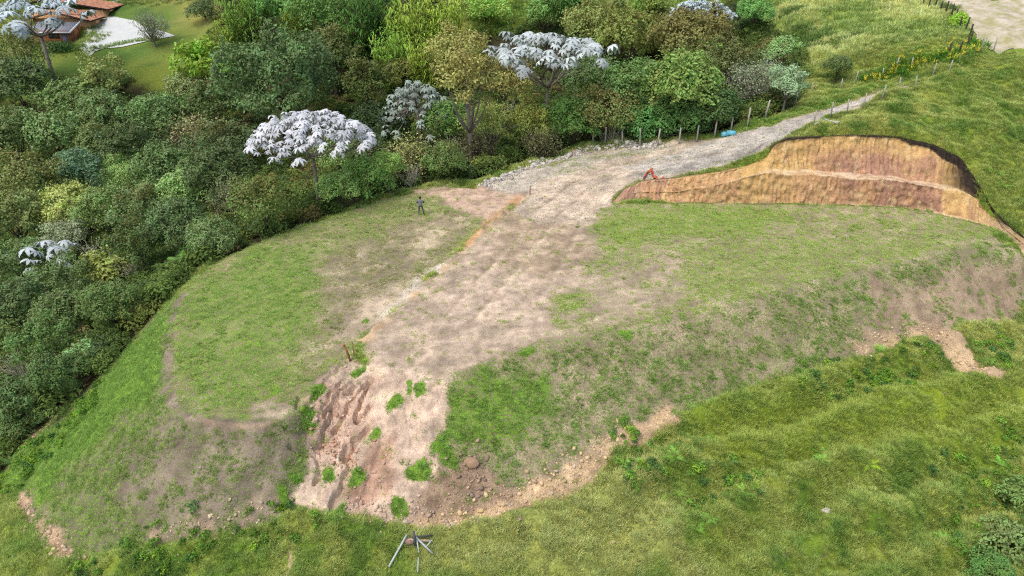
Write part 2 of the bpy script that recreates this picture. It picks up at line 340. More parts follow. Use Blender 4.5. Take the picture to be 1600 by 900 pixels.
layer(P_([(215,100),(300,110),(300,160),(220,180),(190,150)],3,2), g=S(108,122,52)); layer(P_([(270,0),(345,0),(330,50),(280,40)],3,2), g=S(140,142,80))
layer(inside('forest',.9,.6), s=S(62,54,40), g=S(70,84,42), c=.40)
# graded terrace on the left
layer(inside('lt',.25,.25,off=.3), s=S(168,156,128), g=S(126,150,72), c=.47)
layer(P_([(285,460),(420,380),(520,400),(520,480),(440,600),(400,664),(290,648),(262,560)],1.5,1.6)*inside('lt'), g=S(120,152,64), c=.56)
layer(P_([(520,400),(640,345),(740,330),(720,380),(620,460),(560,520),(480,560),(500,470)],1.5,1.4)*inside('lt'), s=S(160,150,124), g=S(136,142,92), c=.36)
layer(P_([(640,300),(760,290),(830,300),(760,350),(720,330),(690,312)],.6,.6), s=S(196,172,150), c=.03)
layer(P_([(655,345),(720,330),(700,380),(655,400)],1,1.2)*inside('lt'), s=S(182,170,140), c=.25)
layer(P_([(380,630),(430,620),(450,650),(400,655)],.5,.5), s=S(176,162,138), c=.22)
layer(P_([(560,470),(640,440),(620,470),(560,520),(500,560)],.6,.7), s=S(190,174,150), c=.12)
# central bare earth and right terrace
layer(inside('rt',.35,.3,off=.4), s=S(176,162,138), g=S(128,156,62), c=.42)
layer(P_([(940,400),(1200,380),(1540,350),(1540,372),(1300,440),(1050,500),(950,500)],2,2)*inside('rt'), g=S(132,156,72), c=.50)
layer(P_([(960,325),(1240,325),(1240,350),(1000,380),(930,380)],1.2,1.2)*inside('rt'), c=.55)
layer(P_([(850,440),(1050,400),(1060,470),(960,510),(870,520)],1.5,1.4)*inside('rt'), s=S(178,164,140), c=.26)
layer(P_([(835,302),(900,345),(930,390),(890,450),(850,530),(760,575),(690,592),(600,585),(566,545),(605,500),(695,422),(745,372)],.8,.9), s=S(188,171,150), g=S(128,150,64), c=.09)
layer(P_([(780,330),(900,350),(930,400),(860,440),(760,420)],1.2,1.3), s=S(176,158,134), c=.10)
layer(P_([(720,440),(800,420),(840,470),(720,520),(690,490)],.9,1.0), s=S(202,184,162), c=.03)
layer(P_([(860,460),(920,455),(910,490),(850,490)],.7,.8), c=.5)
layer(Ln([(800,322),(745,370),(695,420),(645,460),(605,498),(560,545),(510,600),(470,650)],.28,.35,.35), s=S(206,178,142), c=.05)
layer(Ln([(812,306),(770,342),(725,385)],.3,.4,.3), s=S(204,160,112), c=.03)
layer(Ln([(690,415),(655,440),(600,492)],.5,.5,.5), s=S(208,198,180), c=.04, st=.6)
# slopes
layer(inside('ls',.3,.3,off=.3), s=S(138,128,114), g=S(118,148,64), c=.48)
layer(P_([(262,480),(260,600),(200,640),(120,720),(60,800),(0,748),(160,590)],1.0,1.2)*inside('ls'), g=S(112,148,58), c=.66)
layer(P_([(290,650),(470,650),(470,760),(330,830),(200,800),(200,700)],1.2,1.2)*inside('ls'), s=S(144,132,118), c=.34)
layer(Ln([(285,462),(268,495),(262,540),(262,600),(270,630)],.22,.3,.3), s=S(140,128,112), c=.14)
layer(Ln([(285,652),(340,662),(400,667),(455,655)],.12,.2,.2), s=S(158,140,120), c=.2)
layer(inside('rs',.35,.35,off=.3), s=S(172,156,134), g=S(114,148,62), c=.42)
layer(P_([(690,600),(780,585),(860,580),(860,640),(820,700),(720,715),(690,690)],.6,.8), g=S(112,148,58), c=.62)
layer(P_([(1060,510),(1300,450),(1380,470),(1350,530),(1100,600)],1.4,1.5)*inside('rs'), g=S(114,146,62), c=.42)
layer(P_([(1360,450),(1600,400),(1600,500),(1450,515),(1350,545),(1380,480)],.8,.9), s=S(172,153,130), c=.24)
layer(P_([(1330,540),(1440,510),(1500,520),(1540,570),(1580,590),(1530,600),(1490,570),(1440,530),(1350,558)],.4,.5), s=S(196,172,138), c=.04, st=.5)
layer(P_([(880,745),(1040,640),(1060,660),(960,710),(900,760),(780,815),(740,800)],.4,.45), s=S(198,172,136), c=.04, st=.9)
layer(inside('er',.35,.4), s=S(212,190,168), g=S(112,154,54), c=.06)
layer(P_([(500,600),(590,590),(580,660),(530,720),(500,720),(480,690)],.5,.5), s=S(204,176,154), c=.01, st=.7)
layer(P_([(590,690),(620,680),(610,770),(560,800),(540,770)],.4,.4), s=S(188,156,134), c=.02, st=.4)
layer(P_([(690,720),(760,720),(800,790),(700,812),(640,800)],.5,.6), s=S(160,138,116), c=.2, st=.6)
layer(Ln([(640,822),(700,818),(780,800),(880,742),(960,690)],.35,.35,.3), s=S(206,182,146), c=.05, st=.9)
layer(Ln([(30,778),(50,810),(90,850),(110,880),(140,895)],.35,.35,.4), s=S(188,162,132), c=.06, st=.7)
layer(Ln([(240,840),(330,825),(420,790)],.3,.4,.5), s=S(176,156,130), c=.12, st=.7)
layer(Ln([(40,690),(75,660),(130,600),(165,560)],.25,.3,.4), s=S(176,150,118), c=.3)
for px in ([(498,605),(484,625),(476,650),(480,672)], [(480,700),(465,745)], [(440,770),(450,790)]): layer(Ln(px,.30,.25,.3), g=S(108,150,52), c=.92)
for (u,v,r) in [(655,607,.38),(615,628,.42),(590,680,.4),(530,715,.4),(558,745,.45),(655,735,.7),(625,790,.45),(515,745,.3),(560,582,.4),(690,690,.6),(430,610,.4),(825,548,.4),(530,810,.5),(700,720,.4),(975,522,.3),(640,600,.3),(675,430,.3),(570,500,.3)]:
    p = hit(u,v); layer(sstep(r*1.3,r*.4,np.hypot(XX-p[0],YY-p[1])+(fbm(XX,YY,.6,4,u)-.5)*1.1), g=S(116,154,60), c=.85)
layer(Ln([(425,800),(455,850),(450,900)],.12,.15,.15), s=S(186,170,136), c=.1)
RUTS = [[(1130,238),(1040,252),(970,270),(910,300),(866,340),(820,400),(770,460),(720,520)],[(1130,228),(1030,242),(955,258),(885,290),(840,325),(790,385),(735,445),(680,510)],[(905,345),(880,400),(850,450),(800,510)],[(640,360),(690,338),(735,318)],[(620,390),(680,352),(728,330)]]
# road
layer(inside('road',.4,.5), s=S(196,182,162), g=S(130,144,76), c=.04, st=.6)
layer(P_([(980,262),(1100,222),(1260,180),(1420,132),(1300,184),(1205,226),(1130,262),(1003,280)],.8,.7), s=S(190,185,174), st=.95)
layer(Ln([(1000,274),(1060,266),(1130,250),(1190,232)],.7,.5,.5), s=S(158,154,146), c=.05, st=1.0)
layer(P_([(830,262),(900,242),(1000,232),(1050,228),(960,248),(880,275),(820,290)],.7,.8), s=S(184,178,164), g=S(140,152,82), c=.30, st=1.0)
layer(P_([(760,285),(830,262),(860,270),(830,300),(770,300)],.5,.5), s=S(192,184,170), c=.06, st=1.0)
layer(Ln([(860,255),(930,245),(1010,240)],.3,.3,.4), c=.5)
layer(P_([(830,300),(890,290),(960,300),(910,350),(850,345)],.6,.6), s=S(208,192,170), c=.02, st=.9)
layer(Ln([(1020,284),(1080,272),(1140,262),(1170,252)],.25,.3,.3), s=S(110,104,70), g=S(98,112,50), c=.7)
layer(Ln([(1110,214),(1200,192),(1260,172),(1330,152),(1400,132)],.5,.4,.4), g=S(96,134,44), c=.9)
layer(Ln([(1235,214),(1300,190),(1360,166),(1424,138)],.35,.3,.3), s=S(130,120,88), g=S(110,124,56), c=.6)
for px in RUTS: layer(Ln(px,.13,.12,.10,5)*.8, s=S(166,148,128)); layer(Ln([(u+7,v+3) for u,v in px],.07,.10,.08,6)*.7, s=S(212,196,174))
cutrim = sstep(.9,.1,D['cut'])*sstep(-1.2,0,D['cut'])*(1-graded); layer(cutrim*sstep(54,58,YY), s=S(84,74,58), c=.7)

mot = fbm(XX,YY,1.1,5,301); mot2 = fbm(XX*.9+YY*.5,(YY-XX*.4)*2.4,1.6,4,302); soil *= .93*(.84+.32*sstep(.3,.7,mot))[...,None]*(.9+.2*sstep(.35,.65,mot2))[...,None]
pal_ = sstep(.60,.72,mot2*.6+mot*.4+.04)*np.clip(inside('rt',.5,0)+inside('er',.5,0)+inside('lt',.5,0),0,1); soil[:] = soil*(1-.4*pal_)[...,None]+np.array(S(206,190,166))*(.4*pal_)[...,None]
# fine relief where things sit on the ground
def gz(x, y): return float(sample(H, x, y))
# ground material
def ground_material():
    m, nt, out = new_mat('ground_cover'); tc = N(nt,'TexCoord'); pos = tc.outputs['Object']
    def A(n): a = N(nt,'Attribute', attribute_name=n); return a
    so_, gc, cv, stn = A('soil').outputs['Color'], A('gcol').outputs['Color'], A('cover').outputs['Fac'], A('stone').outputs['Fac']
    n1 = noise(nt,pos,1.7,6,.65); n2 = noise(nt,pos,7.5,5,.7); n3 = noise(nt,pos,17,6,.8); n4 = noise(nt,pos,.45,4,.6)
    s1 = mixc(nt, 1.0, so_, mixc(nt, maprange(nt,n1,.3,.7), (.76,.74,.72), (1.18,1.17,1.16)), 'MULTIPLY')
    s2 = mixc(nt, 1.0, s1, mixc(nt, maprange(nt,n3,.34,.66,0,1,False), (.62,.61,.60), (1.32,1.31,1.29)), 'MULTIPLY')
    vor = N(nt,'TexVoronoi', feature='F1'); vor.inputs['Scale'].default_value = 9; L(nt,pos,vor.inputs['Vector'])
    stc = mixc(nt, vor.outputs['Color'], (.72,.72,.73), (1.25,1.24,1.2)); s3 = mixc(nt, math_(nt,'MULTIPLY',stn,.8), s2, mixc(nt,1.0,s2,stc,'MULTIPLY'))
    g1 = mixc(nt, 1.0, gc, mixc(nt, maprange(nt,n2,.3,.7), (.62,.66,.6), (1.25,1.2,1.1)), 'MULTIPLY')
    g2 = mixc(nt, maprange(nt,n4,.4,.65,0,.45), g1, mixc(nt,1.0,g1,(1.25,1.1,.9),'MULTIPLY'))
    nn = math_(nt,'ADD', math_(nt,'MULTIPLY',n2,.5), math_(nt,'ADD', math_(nt,'MULTIPLY',n1,.18), math_(nt,'MULTIPLY',n3,.32)))
    nn = maprange(nt,nn,.33,.67,0,1,False); thr = math_(nt,'SUBTRACT', math_(nt,'ADD', nn, cv), 1.0)
    fac = maprange(nt,thr,-.12,.12)
    c = mixc(nt, fac, s3, g2)
    p = N(nt,'BsdfPrincipled'); L(nt,c,p.inputs['Base Color']); p.inputs['Roughness'].default_value = .95; p.inputs['Specular IOR Level'].default_value = .15
    b = N(nt,'Bump'); b.inputs['Strength'].default_value = .6; b.inputs['Distance'].default_value = .08
    hgt = math_(nt,'ADD', math_(nt,'ADD', n2, math_(nt,'MULTIPLY',n3,.4)), math_(nt,'MULTIPLY', fac, .5)); L(nt,hgt,b.inputs['Height']); L(nt,b.outputs[0],p.inputs['Normal'])
    L(nt,p.outputs[0],out.inputs[0]); return m
MG = ground_material()
def build_ground():
    V = np.stack([XX,YY,H],-1).reshape(-1,3); idx = np.arange(NX*NY).reshape(NY,NX)
    Q = np.stack([idx[:-1,:-1],idx[:-1,1:],idx[1:,1:],idx[1:,:-1]],-1).reshape(-1,4)
    a, b = V[Q[:,2]]-V[Q[:,0]], V[Q[:,3]]-V[Q[:,1]]; fn = np.cross(a,b); vn = np.zeros_like(V)
    for k in range(4): np.add.at(vn, Q[:,k], fn)
    vn /= np.linalg.norm(vn,axis=1)[:,None]+1e-12
    zone = np.zeros((NY-1,NX-1), int); c = lambda k: D[k][:-1,:-1]
    zone[c('forest') < 0] = 1; zone[c('lawn') < 0] = 2
    zone[c('ls') < 0] = 3; zone[c('rs') < 0] = 4; zone[c('er') < 0] = 5; zone[c('rt') < 0] = 6; zone[c('lt') < 0] = 7; zone[c('road') < 0] = 8
    zone = zone.ravel(); names = ['pasture_ground','forest_floor','lawn','embankment_slope_left','embankment_slope_right','eroded_slope','terrace_right','terrace_left','gravel_road']
    for z, nm in enumerate(names):
        q = Q[zone == z]
        u, inv = np.unique(q, return_inverse=True); q = inv.reshape(-1,4)
        me = np_mesh(nm, V[u], [q], dict(soil=soil.reshape(-1,3)[u], gcol=gcol.reshape(-1,3)[u], cover=cover.ravel()[u], stone=stone.ravel()[u]), True)
        me.normals_split_custom_set_from_vertices([tuple(n) for n in vn[u]])
        tag(link(nm, me, MG), kind='structure')
build_ground()

# ------------------------------------------------------------------ excavated bank: two tiers with a ledge, scraped by bucket teeth
def build_cut():
    cols = [[np.array(at(*p)) for p in c] for c in CUT]
    base = np.array([c[0] for c in cols]); seg = np.hypot(*np.diff(base[:,:2],axis=0).T); s = np.concatenate([[0],np.cumsum(seg)])
    ns = int(s[-1]/.07); u = np.linspace(0,s[-1],ns); prof = []
    def lerp(k):
        A = np.array([c[k] for c in cols]); out = np.stack([np.interp(u,s,A[:,i]) for i in range(3)],-1)
        ker = np.hanning(13); ker /= ker.sum()
        return np.stack([np.convolve(np.pad(out[:,i],6,mode='edge'),ker,'valid') for i in range(3)],-1)
    B, Lg, T = lerp(0), lerp(1), lerp(2)
    wid = np.interp(u,s,[0,.05,.1,.25,.4,.7,.9,1,1,1,1,.8,.4,.1,0,0])
    out2 = (T-B)[:,:2]; out2 /= np.linalg.norm(out2,axis=1)[:,None]+1e-9
    Lb = Lg.copy(); Lb[:,:2] += out2*(wid*.75)[:,None]; Lb[:,2] += .08*wid; Lg[:,2] += (fbm(u,u*0,1.3,4,73)-.5)*.55*wid; Lb[:,2] += (fbm(u,u*0,1.6,4,74)-.5)*.7*wid
    n1, n2, n3 = 26, 8, 32
    rows = []; kind = []
    Bl = B.copy(); Bl[:,2] -= .35; Bl[:,:2] -= out2*.02
    rows.append(Bl); kind.append(0)
    for i in range(n1): f = i/(n1-1); rows.append(B*(1-f)+Lg*f); kind.append(f)
    for i in range(1,n2): f = i/(n2-1); rows.append(Lg*(1-f)+Lb*f); kind.append(1+f)
    for i in range(1,n3): f = i/(n3-1); rows.append(Lb*(1-f)+T*f); kind.append(2+f)
    Tb = T.copy(); Tb[:,:2] += out2*.35; Tb[:,2] += .02
    rows.append(Tb); kind.append(3.15); Tc = T.copy(); Tc[:,:2] += out2*.8; Tc[:,2] -= .5; rows.append(Tc); kind.append(3.3)
    R = np.array(rows); K = np.array(kind)[:,None]; U = u[None,:]+0*K
    # tooth marks: ridges down the slope, with drift, and broken lumps
    tier = np.where(K < 1.5, 0, 1); ph = (fbm(U*.8, K*1.4+tier*9, 1.6, 3, 60)-.5)*11
    tooth = np.abs(((U/.42+ph*.25) % 1)-.5)*2
    face = np.where((K > 0.02)&(K < 1), 1.0, np.where((K > 2)&(K < 2.93), 1.0, .15))
    dsp = (-.13*tooth*face*sstep(.35,.65,fbm(U*1.1,R[:,:,2]*1.3+9,1.7,3,75))*(.5+fbm(U,K*2,2.2,3,61)) + (fbm(U*2.2,R[:,:,2]*2.2+50,1.0,4,62)-.5)*.42*(.5+.5*face) + (fbm(U,K*3,3.5,2,63)-.5)*.35)
    dsp = dsp*np.clip(np.minimum(U, s[-1]-U)/1.0, 0, 1)
    R[:,:,0] -= dsp*out2[None,:,0]*-1*-1; R[:,:,1] -= dsp*out2[None,:,1]; R[:,:,2] += dsp*.35
    R[0,:,2] -= .1
    hz = np.where(K < 1, K*.45, np.where(K < 2, .45, .45+(K-2)*.55))          # 0 at the base .. 1 at the top
    fine = fbm(U*1.2, R[:,:,2]*2.5, .9, 4, 65); wob = (fbm(U*.9, R[:,:,2]*.8, 1.6, 4, 64)-.5)*170+(fbm(U*5, R[:,:,2]*.6, 1.2, 2, 68)-.5)*80
    up_ = np.interp(U, s, [c[0][0] for c in CUT])+wob
    ochre, pink, purple, dark, pale = [np.array(S(*c)) for c in ((212,174,104),(192,150,124),(160,120,116),(54,47,42),(222,204,172))]
    pal = dict(o=(214,178,116),t=(204,164,118),p=(200,158,118),m=(182,140,116),b=(182,142,120))
    def ramp(stops): xs = [a for a,_ in stops]; return np.stack([np.interp(up_, xs, [S(*pal[k])[i] for _,k in stops]) for i in range(3)],-1)
    low_c = ramp([(950,'b'),(1030,'b'),(1060,'t'),(1120,'t'),(1150,'p'),(1185,'o'),(1250,'t'),(1320,'p'),(1380,'m'),(1440,'m'),(1475,'t'),(1510,'o'),(1560,'t')])
    upp_c = ramp([(1030,'b'),(1080,'t'),(1130,'t'),(1170,'o'),(1230,'o'),(1300,'p'),(1350,'m'),(1420,'m'),(1470,'t'),(1500,'o'),(1560,'o')]); topo = (sstep(2.35,2.85,K+.35*(fine-.5)+wob/500)*sstep(1120,1180,up_)*.8)[...,None]; upp_c = upp_c*(1-topo)+np.array(S(*pal['o']))*topo
    m_u = sstep(1.4,1.7,K)[...,None]; col = low_c*(1-m_u)+upp_c*m_u
    streak = fbm(U*4.5, R[:,:,2]*.35, 1.0, 3, 69); col = col*(.90+.18*sstep(.3,.7,streak))[...,None]; ltip = sstep(.62,.72,fbm(U*3.2, R[:,:,2]*2.0, .8, 3, 70))[...,None]*.4; col = col*(1-ltip)+np.array(S(232,212,160))*ltip
    gm = col.mean(-1,keepdims=True); col = (col*.98+gm*.02)*.84; en = (sstep(s[-1]-6,s[-1]-3,U)*.8)[...,None]; col = col*(1-en)+np.array(S(168,146,120))*en
    led = ((K >= 1)&(K <= 2))*1.0*np.interp(U,u,wid)*(.35+.65*sstep(.4,.6,fbm(U*1.5,K*3,1.0,3,72))); col = col*(1-led*.7)[...,None]+pale*(led*.7)[...,None]
    bs = sstep(.10,.02,K)*.6; col = col*(1-bs)[...,None]+pale*bs[...,None]
    thick = np.interp(U, s, [.0,.0,.0,.0,.01,.03,.08,.07,.05,.07,.20,.38,.55,.55,.3,.2]); dk = sstep(0,.05,(K-3)+thick*(.1+1.9*fbm(U,K,.9,4,67)))*np.where(K > 1.9,1,0)
    dk = np.maximum(dk, sstep(s[-1]-9,s[-1]-6,U)*sstep(s[-1]-2,s[-1]-5,U)*sstep(.45,.75,K/3+.3*(fine-.5)))
    dk = dk*np.where(U < 13, .25, 1.0); dk = dk*np.where(K > 3.05, .0, 1.0); rim = np.where(K > 3.05, 1.0, 0.0)[...,None]; col = col*(1-rim)+np.array(S(104,98,66))*rim
    col = col*(1-dk)[...,None]+dark*dk[...,None]; col = col*(.82+.36*fine)[...,None]
    nr, nc = K.shape[0], ns; idx = np.arange(nr*nc).reshape(nr,nc)
    Q = np.stack([idx[:-1,:-1],idx[:-1,1:],idx[1:,1:],idx[1:,:-1]],-1).reshape(-1,4)
    me = np_mesh('cut_bank', R.reshape(-1,3), [Q], dict(soil=col.reshape(-1,3)), True)
    m, nt, out = new_mat('scraped_clay'); a = N(nt,'Attribute',attribute_name='soil'); tc = N(nt,'TexCoord')
    nz = noise(nt,tc.outputs['Object'],11,5,.7); n2_ = noise(nt,tc.outputs['Object'],3,4,.6)
    c = mixc(nt,1.0,a.outputs['Color'],mixc(nt,maprange(nt,nz,.3,.7),(.72,.70,.68),(1.22,1.22,1.22)),'MULTIPLY'); c = mixc(nt,1.0,c,mixc(nt,maprange(nt,n2_,.3,.7),(.86,.84,.84),(1.1,1.1,1.08)),'MULTIPLY')
    p = N(nt,'BsdfPrincipled'); L(nt,c,p.inputs['Base Color']); p.inputs['Roughness'].default_value = .95; p.inputs['Specular IOR Level'].default_value = .1
    b = N(nt,'Bump'); b.inputs['Strength'].default_value = .7; b.inputs['Distance'].default_value = .06; L(nt,nz,b.inputs['Height']); L(nt,b.outputs[0],p.inputs['Normal']); L(nt,p.outputs[0],out.inputs[0])
    tag(link('cut_bank', me, m), kind='structure')
build_cut()
#@@GROUND_END

# ------------------------------------------------------------------ leaf and grass materials
def leaf_material(name, young=None, gloss=.06, trans=.24):
    """base colour = the object's own colour, each leaf a little different; 'young' colours the new leaves at the shoot tips"""
    m, nt, out = new_mat(name); oi = N(nt,'ObjectInfo'); t = N(nt,'Attribute',attribute_name='tint').outputs['Fac']
    hs = N(nt,'HueSaturation'); L(nt,oi.outputs['Color'],hs.inputs['Color'])
    L(nt,maprange(nt,t,0,1,.47,.53,False),hs.inputs['Hue']); L(nt,maprange(nt,t,0,1,.62,1.42,False),hs.inputs['Value']); hs.inputs['Saturation'].default_value = 1.0
    c = hs.outputs[0]
    if young: c = mixc(nt, N(nt,'Attribute',attribute_name='young').outputs['Fac'], c, young)
    d = N(nt,'BsdfDiffuse'); tr = N(nt,'BsdfTranslucent'); g = N(nt,'BsdfGlossy'); g.inputs['Roughness'].default_value = .45
    L(nt,c,d.inputs[0]); L(nt,mixc(nt,1.0,c,(1.1,1.15,.7),'MULTIPLY'),tr.inputs[0])
    a = N(nt,'MixShader'); a.inputs[0].default_value = trans; L(nt,d.outputs[0],a.inputs[1]); L(nt,tr.outputs[0],a.inputs[2])
    b = N(nt,'MixShader'); fr = N(nt,'Fresnel'); fr.inputs[0].default_value = 1.35; L(nt,math_(nt,'MULTIPLY',fr.outputs[0],gloss),b.inputs[0]); L(nt,a.outputs[0],b.inputs[1]); L(nt,g.outputs[0],b.inputs[2])
    L(nt,b.outputs[0],out.inputs[0]); return m
M_LEAF = leaf_material('foliage'); M_RUST = leaf_material('foliage_with_rusty_shoots', S(134,112,62)); M_SILVER = leaf_material('silver_leaves', None, .05, .12)
M_BARK = simple_mat('grey_bark', S(142,134,122), .9, .45, 3.0, bump=.5); M_BARKD = simple_mat('brown_bark', S(92,80,64), .9, .45, 3.0, bump=.5); M_DEAD = simple_mat('bleached_wood', S(176,172,152), .9, .35, 3.0)
def blade_material(name):
    m, nt, out = new_mat(name); c = N(nt,'Attribute',attribute_name='blade_colour',attribute_type='INSTANCER').outputs['Color']
    t = N(nt,'Attribute',attribute_name='tint').outputs['Fac']
    c = mixc(nt,1.0,c,mixc(nt,t,(.82,.84,.80),(1.2,1.16,1.1)),'MULTIPLY')
    d = N(nt,'BsdfDiffuse'); tr = N(nt,'BsdfTranslucent'); L(nt,c,d.inputs[0]); L(nt,c,tr.inputs[0]); a = N(nt,'MixShader'); a.inputs[0].default_value = .35
    L(nt,d.outputs[0],a.inputs[1]); L(nt,tr.outputs[0],a.inputs[2]); L(nt,a.outputs[0],out.inputs[0]); return m
M_BLADE = blade_material('grass_blades')
def stone_material():
    m, nt, out = new_mat('loose_stone'); c = N(nt,'Attribute',attribute_name='blade_colour',attribute_type='INSTANCER').outputs['Color']; tc = N(nt,'TexCoord')
    c = mixc(nt,1.0,c,mixc(nt,noise(nt,tc.outputs['Object'],4,4),(.75,.75,.75),(1.2,1.2,1.2)),'MULTIPLY'); p = N(nt,'BsdfPrincipled'); L(nt,c,p.inputs['Base Color']); p.inputs['Roughness'].default_value = .9; p.inputs['Specular IOR Level'].default_value = .2
    L(nt,p.outputs[0],out.inputs[0]); return m
M_STONE = stone_material()

# ------------------------------------------------------------------ scattered stuff: one object, its shapes repeated on its own points by geometry nodes
def scatter_group():
    g = bpy.data.node_groups.new('scatter', 'GeometryNodeTree'); g.interface.new_socket('Geometry', in_out='INPUT', socket_type='NodeSocketGeometry'); g.interface.new_socket('Geometry', in_out='OUTPUT', socket_type='NodeSocketGeometry')
    n = g.nodes; I = n.new('NodeGroupInput'); O = n.new('NodeGroupOutput')
    def attr(name, t): a = n.new('GeometryNodeInputNamedAttribute'); a.data_type = t; a.inputs[0].default_value = name; return a.outputs[0]
    sep = n.new('GeometryNodeSeparateGeometry'); sep.domain = 'POINT'
    cmp_ = n.new('FunctionNodeCompare'); cmp_.data_type = 'FLOAT'; cmp_.operation = 'GREATER_THAN'; g.links.new(attr('shape_id','FLOAT'), cmp_.inputs[0]); cmp_.inputs[1].default_value = -.5
    g.links.new(I.outputs[0], sep.inputs[0]); g.links.new(cmp_.outputs[0], sep.inputs[1])
    spl = n.new('GeometryNodeSplitToInstances'); spl.domain = 'POINT'; g.links.new(sep.outputs[0], spl.inputs[0])
    f2i = n.new('FunctionNodeFloatToInt'); g.links.new(attr('shape_id','FLOAT'), f2i.inputs[0]); g.links.new(f2i.outputs[0], spl.inputs['Group ID'])
    iop = n.new('GeometryNodeInstanceOnPoints'); g.links.new(sep.outputs[1], iop.inputs['Points']); g.links.new(spl.outputs['Instances'], iop.inputs['Instance'])
    iop.inputs['Pick Instance'].default_value = True
    p2i = n.new('FunctionNodeFloatToInt'); g.links.new(attr('pick','FLOAT'), p2i.inputs[0]); g.links.new(p2i.outputs[0], iop.inputs['Instance Index'])
    e2r = n.new('FunctionNodeEulerToRotation'); g.links.new(attr('turn','FLOAT_VECTOR'), e2r.inputs[0]); g.links.new(e2r.outputs[0], iop.inputs['Rotation'])
    g.links.new(attr('size','FLOAT_VECTOR'), iop.inputs['Scale']); g.links.new(iop.outputs[0], O.inputs[0]); return g
SCATTER = scatter_group()
def scatter(name, shapes, pos, pick, turn, size, col, mat):
    """shapes: list of (V, Q, T, tint)"""
    V, Q, T, sid, tint = [], [], [], [], []; n = 0
    for k, (v, q, t, a) in enumerate(shapes):
        V.append(v); sid.append(np.full(len(v), k)); tint.append(a)
        if len(q): Q.append(np.asarray(q)+n)
        if len(t): T.append(np.asarray(t)+n)
        n += len(v)
    V.append(pos); sid.append(np.full(len(pos), -1.0)); tint.append(np.zeros(len(pos)))
    z = np.zeros((n,3)); F = ([np.concatenate(Q)] if Q else [])+([np.concatenate(T)] if T else [])
    me = np_mesh(name, np.concatenate(V), F, dict(shape_id=np.concatenate(sid), tint=np.concatenate(tint), pick=np.concatenate([np.zeros(n), pick]), blade_colour=np.concatenate([z, col])))
    for nm, arr in (('turn', turn), ('size', size)):
        a = me.attributes.new(nm, 'FLOAT_VECTOR', 'POINT'); a.data.foreach_set('vector', np.concatenate([z, arr]).astype(np.float32).ravel())
    o = link(name, me, mat); md = o.modifiers.new('scatter', 'NODES'); md.node_group = SCATTER
    return tag(o, kind='stuff')
def tuft(n, h0, h1, spread, width, lean, seed):
    r = np.random.default_rng(seed); V, Q, T, A = [], [], [], []; k = 0
    for _ in range(n):
        th = r.uniform(0, 2*math.pi); rad = spread*math.sqrt(r.uniform()); b = np.array((math.cos(th)*rad, math.sin(th)*rad, -.02))
        ph = th+r.normal(0,.8); d = np.array((math.cos(ph), math.sin(ph), 0)); s = np.array((-d[1], d[0], 0)); h = r.uniform(h0,h1); le = lean*r.uniform(.3,1.2)*h
        w_ = width*r.uniform(.7,1.3)
        V += [b-s*w_/2, b+s*w_/2, b+d*le*.35+np.array((0,0,h*.65))-s*w_*.4, b+d*le*.35+np.array((0,0,h*.65))+s*w_*.4, b+d*le+np.array((0,0,h*(1-.25*lean*r.uniform())))]
        Q.append((k,k+1,k+3,k+2)); T.append((k+2,k+3,k+4)); A += [r.uniform()]*5; k += 5
    return np.array(V), np.array(Q), np.array(T), np.array(A)
def rock(seed, flat=.7):
    r = np.random.default_rng(seed); bm = bmesh.new(); bmesh.ops.create_icosphere(bm, subdivisions=1, radius=.5)
    V = np.array([v.co for v in bm.verts]); T = np.array([[v.index for v in f.verts] for f in bm.faces]); bm.free()
    V *= r.uniform(.7,1.25,(len(V),1)); V[:,2] *= flat; V[:,0] *= r.uniform(.8,1.3); return V, np.zeros((0,4),int), T, np.zeros(len(V))
def in_view(x, y, z, m=.18):
    d = y*cP-(z-CAM_H)*sP; u = 800+F_PX*x/d; v = 450-F_PX*(y*sP+(z-CAM_H)*cP)/d
    return (d > 1)&(u > -1600*m)&(u < 1600*(1+m))&(v > -900*m)&(v < 900*(1+m))
def spots(n, x0, x1, y0, y1, keep, seed):
    r = np.random.default_rng(seed); x = r.uniform(x0,x1,n); y = r.uniform(y0,y1,n); z = sample(H,x,y)
    m = in_view(x,y,z)&(r.uniform(size=n) < keep(x,y)); return x[m], y[m], z[m], r
def smp(G): return lambda x, y: sample(G, x, y)
def turns(r, n, tilt=.25): return np.stack([r.normal(0,tilt,n), r.normal(0,tilt,n), r.uniform(0,2*math.pi,n)],-1)
def gcol_at(x, y, r, var=.22, mul=1.0):
    c = np.stack([sample(gcol[...,k],x,y) for k in range(3)],-1); v = 1+r.normal(0,var*.55,len(x)); h = r.normal(.03,.05,len(x)); c = c*.74+c.mean(1,keepdims=True)*np.array((.33,.34,.27))
    return np.clip(c*mul*np.stack([v*(1+h), v, v*(1-h)],-1), 0.005, 1)
TRACK = sdf(W([(1465,0),(1600,0),(1640,0),(1640,62),(1600,74),(1560,84),(1530,76),(1518,48),(1495,22)]),XX,YY)
GR = cover*(1-forest_)*(D['cut'] > -.12); fine_p = fbm(XX,YY,.45,2,93); patch = fbm(XX,YY,.9,4,91); patch2 = fbm(XX,YY,2.2,3,92)
lowc = np.clip(graded+slope_,0,1)
